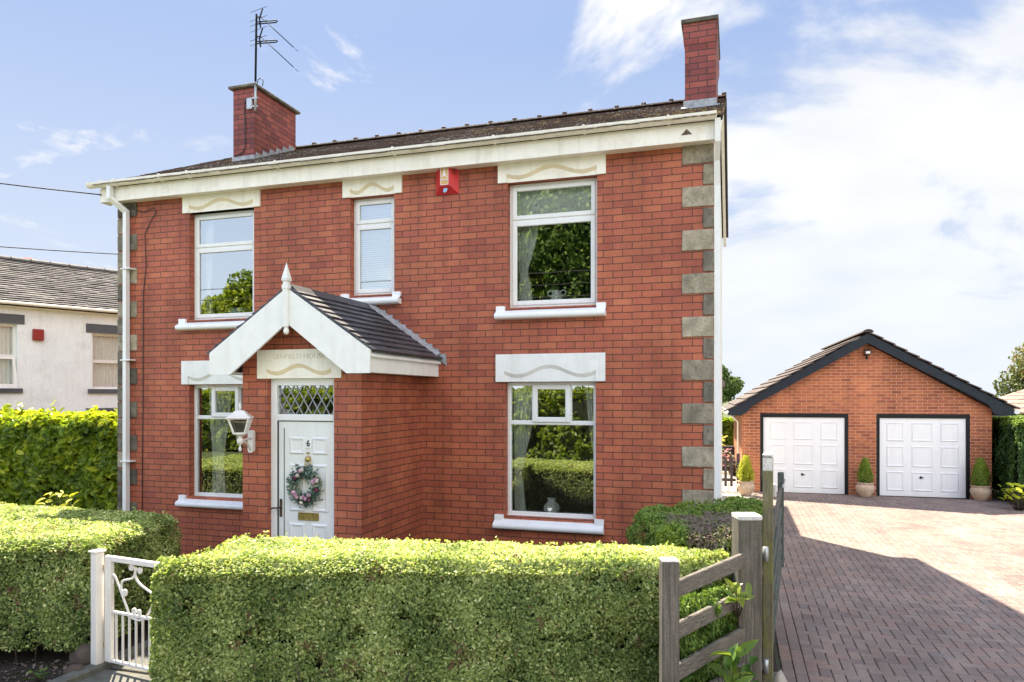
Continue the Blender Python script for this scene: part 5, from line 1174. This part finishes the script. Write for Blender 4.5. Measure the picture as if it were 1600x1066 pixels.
mb = MB(); mb.box(GL - .09, GL, -.038, .038, .20, 1.42, .008); part('end_stile', mb, 'gate_green_grey', fg)
for z in (.22, .43, .66, .90, 1.15):
    mb = MB(); mb.box(.057, GL - .092, -.016, .016, z, z + .085, .004); part('bar', mb, 'gate_green_grey' if z < 1 else 'wood_grey', fg)
for a, b in (((.1, .35), (2.05, 1.19)), ((2.05, 1.15), (GL - .15, .28)), ((.06, 1.80), (1.3, 1.24))):
    mb = MB(); mb.tube([(a[0], .028, a[1]), (b[0], .028, b[1])], .022, square=True, up=Vector((0, 1, 0))); part('brace', mb, 'gate_green_grey', fg)
mb = MB(); mb.box(GL / 2 - .04, GL / 2 + .04, .018, .04, .2, 1.24, .003); part('centre_stile', mb, 'gate_green_grey', fg)
mb = MB(); mb.box(.04, .10, -.06, -.02, 1.62, 1.72, .006); part('block', mb, 'wood_top', fg)
mb = MB(); mb.tube([(GL - .3, -.03, 1.26), (GL - .02, -.035, 1.27), (GL - .02, -.05, 1.33)], .012, 6); part('latch', mb, 'galvanised', fg)
for z in (1.19, .33):
    mb = MB(); mb.tube([(-.062, .012, z - .05), (-.062, .012, z + .06)], .021, 10); mb.box(-.064, .20, .039, .047, z - .025, z + .025, .002); mb.box(-.058, -.045, .012, .12, z - .025, z + .025); part('hinge', mb, 'galvanised', fg)

# picket gate
pk = thing('picket_gate', 'low dark brown picket gate between the house and the garage', 'gate', (-.15, 18.95, 0))
for i in range(7):
    x = -.93 + i * .142; mb = MB()
    mb.prism([(x - .034, .12)] + [(x + .034, .12)] + [(x + .034 * math.cos(a), .84 + .034 * math.sin(a)) for a in [math.pi * k / 6 for k in range(7)]], 'y', 18.93, 18.95); part('picket', mb, 'picket_brown', pk)
for z in (.25, .70): mb = MB(); mb.box(-1.0, .03, 18.952, 18.985, z, z + .075, .003); part('rail', mb, 'picket_brown', pk)
mb = MB(); mb.box(.045, .125, 18.92, 19.0, -.02, .96, .004); part('post', mb, 'picket_brown', pk)
mb = MB(); mb.box(-1.10, -1.02, 18.92, 19.0, -.02, .96, .004); part('post', mb, 'picket_brown', pk)

# ================================================================ neighbours
ne = thing('white_house', 'white rendered neighbouring house with stone tiled roof and dark lintels on the left', 'house', (-15.7, 11.87, 0), math.atan2(.923, .385), local=True)
nops = [(-.62, .30, 2.59, 4.05), (1.86, 2.80, 2.59, 3.96), (1.86, 2.80, .6, 1.90), (-.62, .3, .6, 1.9), (5.0, 5.95, 2.59, 3.96), (-4.5, -3.6, 2.59, 3.96)]
mb = MB(); wall_y(mb, -7, 10, -.02, 4.56, 0, .25, nops); part('wall', mb, 'neighbour_render', ne)
NR = 5.98; mb = MB(); gpz = [(.251, -.02), (6.0, -.02), (6.0, 4.5), (3.1, NR - .15), (.251, 4.56)]
mb.prism(gpz, 'x', -7, -6.78); mb.prism(gpz, 'x', 9.78, 10); mb.box(-6.78, 9.78, 5.8, 6.0, 0, 4.5); part('wall', mb, 'neighbour_render', ne)
mb = MB(); mb.box(-6.7, 9.7, 2.6, 2.7, 0, 4.5); mb.box(-6.7, 9.7, .3, 2.6, 2.2, 2.3); part('interior_wall', mb, 'interior', ne)
for i, (a, b, c_, d) in enumerate(nops):
    mb = MB(); bars(mb, a, b, c_, d, .10, .16, .06, 0); mb.box(a + .06, b - .06, .101, .16, (c_ + d) / 2 - .04, (c_ + d) / 2 + .04); w_ = part('window', mb, 'upvc', ne)
    if i == 0:
        m2 = MB(); bars(m2, a + .05, b - .05, c_ + .04, (c_ + d) / 2 - .02, -.0, .03, .05, 0)
        m2.v = [(v[0], v[1] - (((c_ + d) / 2 - v[2]) * .30), v[2]) for v in m2.v]; part('opened_casement', m2, 'upvc', w_)
    pane(w_, a + .06, b - .06, c_ + .06, d - .06, .13).data.materials[0] = MATS['dull_glass']
    mb = MB(); mb.box(a - .14, b + .14, -.02, .1, d + .002, d + .22); part('lintel', mb, 'slate_lintel', ne)
    mb = MB(); mb.box(a - .10, b + .10, -.05, .1, c_ - .11, c_ - .002); part('sill', mb, 'slate_lintel', ne)
    if i in (0, 1, 4):
        mb = MB(); n_ = 60
        for k_ in range(n_ + 1):
            xx = a + .05 + (b - a - .1) * k_ / n_; yy = .185 + .02 * math.sin(k_ * 1.1); mb.v += [(xx, yy, c_ + .05), (xx, yy, d - .05)]
        for k_ in range(n_): mb.f.append((2 * k_, 2 * k_ + 2, 2 * k_ + 3, 2 * k_ + 1)); mb.sm.append(True)
        part('curtain', mb, 'curtain_white', ne)
u_ = Vector((0, 3.1 + .2, NR - 4.52)); Ls = u_.length; u_.normalize(); n_ = Vector((0, -u_.z, u_.y))
rf = tiled('roof', ne, 'stone_tiles', (-7.2, -.2, 4.52), (1, 0, 0), u_, n_, 17.4, Ls, .26, .17, .022, jit=.013)
mb = MB(); mb.prism([(-.18, 4.50), (3.1, NR - .02), (6.2, 4.5), (6.2, 4.44), (3.1, NR - .08), (-.18, 4.44)], 'x', -7.15, 10.15); part('roof_deck', mb, 'dark_gap', rf)
mb = MB(); x = -7.2
while x < 10.2:
    mb.prism([(3.1 + .15 * math.cos(a), NR + .01 + .10 * math.sin(a)) for a in [math.pi * k / 6 for k in range(7)]], 'x', x, x + .43); x += .455
part('ridge_tile', mb, 'ridge_stone', rf)
mb = MB(); mb.lathe([(.14, 0), (.15, .05), (.12, .10)], (1.45, 3.35, NR + .06), 12); part('vent_tile', mb, 'terracotta', rf)
mb = MB(); mb.tube([(-7.2, -.25, 4.50), (10.2, -.25, 4.50)], .036, 8); gt_ = part('gutter', mb, 'cream_paint', ne)
mb = MB(); mb.box(-7.1, 10.1, -.16, -.002, 4.42, 4.50); part('fascia', mb, 'cream_paint', ne)
nal = thing('alarm_box', 'square red alarm box on the wall of the white neighbouring house', 'alarm', (-15.7 + .7 * .385, 11.87 + .7 * .923, 3.7), math.atan2(.923, .385), local=True)
mb = MB(); mb.box(-.11, .11, -.09, -.002, .0, .26, .012); part('casing', mb, 'alarm_dark', nal); mb = MB(); mb.box(-.09, .09, -.094, -.0905, .02, .24); part('cover', mb, 'alarm_dark', nal)

bu = thing('bungalow', 'low bungalow with a pale tiled hipped roof beyond the hedge on the far right', 'house', (12.5, 24, 0))
mb = MB(); mb.box(8.6, 17, 22.6, 30, -.6, 1.80); part('wall', mb, 'garage_brick', bu)
mb = MB(); mb.box(8.2, 17.4, 22.25, 22.35, 1.66, 1.88); mb.box(8.2, 8.3, 22.35, 30.4, 1.66, 1.88); part('fascia', mb, 'black_paint', bu)
mb = MB(); mb.add([(8.15, 22.2, 1.90), (17.4, 22.2, 1.90), (17.4, 30.4, 1.90), (8.15, 30.4, 1.90), (11.8, 26.3, 3.75), (13.9, 26.3, 3.75)], [(0, 1, 5, 4), (1, 2, 5), (2, 3, 4, 5), (3, 0, 4), (3, 2, 1, 0)])
bm_ = part('roof_deck', mb, 'far_tiles', bu)
u_ = Vector((0, 26.3 - 22.2, 1.85)); Ls = u_.length; u_.normalize(); n_ = Vector((0, -u_.z, u_.y)); items = []
def tri_tiles(A, B, apexs, cols_):
    pass
for j in range(15):
    t0, t1 = j / 15, (j + 1.15) / 15
    y0_, y1_ = 22.2 + 4.1 * t0, 22.2 + 4.1 * min(t1, 1); z0_, z1_ = 1.90 + 1.85 * t0, 1.90 + 1.85 * min(t1, 1); xa_, xb_ = 8.15 + 3.65 * t0, 17.4 - 3.5 * t0
    x = xa_
    while x < xb_:
        x2 = min(x + .3, xb_); items.append(([(x, y0_, z0_ + .055), (x2 - .012, y0_, z0_ + .055), (x2 - .012, y1_, z1_ + .02), (x, y1_, z1_ + .02), (x, y0_, z0_ + .01), (x2 - .012, y0_, z0_ + .01)], [(0, 1, 2, 3), (4, 5, 1, 0)], random.random())); x = x2
slabs_mesh('roof', items, 'far_tiles', bu); items = []
for j in range(15):
    t0, t1 = j / 15, min((j + 1.15) / 15, 1)
    x0_, x1_ = 8.15 + 3.65 * t0, 8.15 + 3.65 * t1; z0_, z1_ = 1.90 + 1.85 * t0, 1.90 + 1.85 * t1; ya_, yb_ = 22.2 + 4.1 * t0, 30.4 - 4.1 * t0; y = ya_
    while y < yb_:
        y2 = min(y + .3, yb_); items.append(([(x0_, y, z0_ + .055), (x0_, y2 - .012, z0_ + .055), (x1_, y2 - .012, z1_ + .02), (x1_, y, z1_ + .02), (x0_, y, z0_ + .01), (x0_, y2 - .012, z0_ + .01)], [(3, 2, 1, 0), (0, 1, 5, 4)], random.random())); y = y2
slabs_mesh('roof', items, 'far_tiles', bu)

# ================================================================ overhead cables
def cable(a, b, sag, r, label, n=16):
    a, b = Vector(a), Vector(b); pts = []
    for k_ in range(n + 1):
        t = k_ / n; p_ = a.lerp(b, t); p_.z -= sag * 4 * t * (1 - t); pts.append(tuple(p_))
    mb = MB(); mb.tube(pts, r, 5); return solo('overhead_cable', mb, 'wire_black', label, 'cable', 'overhead cables')
cable((-22, 3.2, 8.0), (-9.28, 8.58, 5.50), .35, .010, 'thin cable running down to the left end of the house fascia')
cable((-32, 9.5, 8.0), (-14.6, 20, 6.9), .4, .016, 'dark cable passing low behind the house above the neighbour roof')

# ================================================================ trees
def tree(name, label, x, y, h, r, mat, n, ls, squash=.9, trunk=.25, zc=None, group=None, seed=0, lumps=14, cone=False, base=0.0, droop=.3):
    rs = random.Random(seed); root = thing(name, label, 'tree', (x, y, base), group=group)
    zc = zc or h * .62
    mb = MB(); mb.tube([(x, y, base - .1), (x + .05 * r, y, base + h * .3), (x - .04 * r, y + .05, base + h * .6), (x, y, base + h * .92)], [trunk, trunk * .75, trunk * .45, trunk * .1], 9)
    L = []
    for k_ in range(lumps):
        if cone:
            t = rs.random(); a = rs.uniform(0, 6.28); rr = r * (1 - t) * .75; c_ = Vector((x + rr * math.cos(a), y + rr * math.sin(a), base + h * (.08 + .85 * t))); lr = r * (.55 - .40 * t) * rs.uniform(.8, 1.2)
        else:
            a = rs.uniform(0, 6.28); e = rs.uniform(-.6, 1.4); rr = r * .62 * rs.uniform(.5, 1.15); c_ = Vector((x + rr * math.cos(a) * math.cos(e), y + rr * math.sin(a) * math.cos(e), base + zc + rr * math.sin(e) * squash)); lr = r * rs.uniform(.30, .48)
        L.append((c_, lr)); m0 = Vector((x, y, base + (h * .25 if not cone else max(c_.z - base - .5, .5) )))
        mb.tube([tuple(m0), tuple((m0 + c_) / 2 + Vector((0, 0, .08 * r))), tuple(c_)], [trunk * .4, trunk * .25, trunk * .08], 6)
    part('trunk', mb, 'bark', root)
    P = []; Nn = []; T = []
    for c_, lr in L:
        m_ = n // lumps; d = rng.normal(size=(m_, 3)); d /= np.linalg.norm(d, axis=1, keepdims=True); rad = lr * (1 - .55 * rng.random(m_) ** 2.2) * (1 + .28 * fnoise(d * 1.0, 2.1, c_.x)) 
        p_ = np.array(c_) + d * rad[:, None] * [1, 1, squash]; P.append(p_); Nn.append(d + rng.normal(size=d.shape) * .6 + [0, 0, .3]); T.append(np.full(m_, rs.uniform(.25, .7)) + rng.normal(size=m_) * .18)
    P = np.concatenate(P); Nn = np.concatenate(Nn); T = np.concatenate(T); keep = fnoise(P, 2.4 / max(r, .5) * 2, seed) > -.32
    P, Nn, T = P[keep], Nn[keep], T[keep]; keep = P[:, 2] > base + .05; P, Nn, T = P[keep], Nn[keep], T[keep]
    leaves('crown', P, Nn, rng.uniform(ls * .7, ls * 1.3, len(P)), .6, mat, root, rnd=T, droop=droop)
    return root
tree('broadleaf_tree', 'rounded leafy tree in the distance between the house and the garage', -1.4, 62, 5.0, 2.4, 'tree_leaf', 14000, .22, zc=3.0, seed=3, trunk=.2)
tree('broadleaf_tree', 'large autumn tinted tree rising behind the bungalow roof on the far right', 18.9, 53.0, 6.0, 3.1, 'autumn_leaf', 26000, .20, zc=3.2, seed=5, trunk=.25, lumps=18)
tree('broadleaf_tree', 'leafy tree whose side shows low between the far hedge and the distant rounded tree', -2.4, 40, 3.3, 1.9, 'tree_leaf', 9000, .16, zc=2.0, seed=9, trunk=.12)
# the other side of the road: what the window panes mirror
T0 = tree('conifer_tree', 'tall dark conifer across the road mirrored in the upstairs window nearest the right corner', -7.7, -13.4, 15.5, 4.4, 'juniper', 52000, .26, zc=9.0, seed=11, trunk=.3, lumps=42, squash=1.5)
spots = [(-1.0, -14.4, 2.1, .8), (7.0, -14.6, 5.2, .7), (-9.6, -17.2, 3.6, .85)]
for (x, y, rz, sc) in spots:
    c_ = copy_tree(T0); c_.location = (x, y, 0); c_.rotation_euler.z = rz; c_.scale = (sc, sc, sc)
    c_['label'] = 'tall dark conifer across the road, %s' % {-1.0: 'facing the right corner of the house', 7.0: 'facing the double garage', -9.6: 'behind the largest of the row'}[x]
for o_ in [T0] + [o for o in S.objects if o.name.startswith('conifer_tree.')]: o_['group'] = 'conifers across the road'
hedge('roadside_hedge', 'long leafy hedge on the far side of the road mirrored in the downstairs panes', 'hedge', [(-26, -10.4), (12, -10.4), (12, -8.4), (-26, -8.4)], 2.6, 260, .17, 'laurel', aspect=.45, rough=.22, side_mask=[.2, .2, 1, .2], tone=(.35, .25), top_tone=.2, round_=.5, twigs=0, bulge=.2)
tree('broadleaf_tree', 'big bushy tree across the road mirrored in the leftmost upstairs window', -22.6, -12.6, 10.5, 3.1, 'laurel', 26000, .20, zc=6.0, seed=21, trunk=.3, lumps=18)
for i in range(4):
    cable((-40, -4.6 - .1 * i, 5.6 + .42 * i), (30, -4.4 - .1 * i, 5.8 + .42 * i), .5, .014, 'roadside cable across the road, %s of the four mirrored in the panes' % ['lowest', 'second lowest', 'second highest', 'highest'][i], 24)
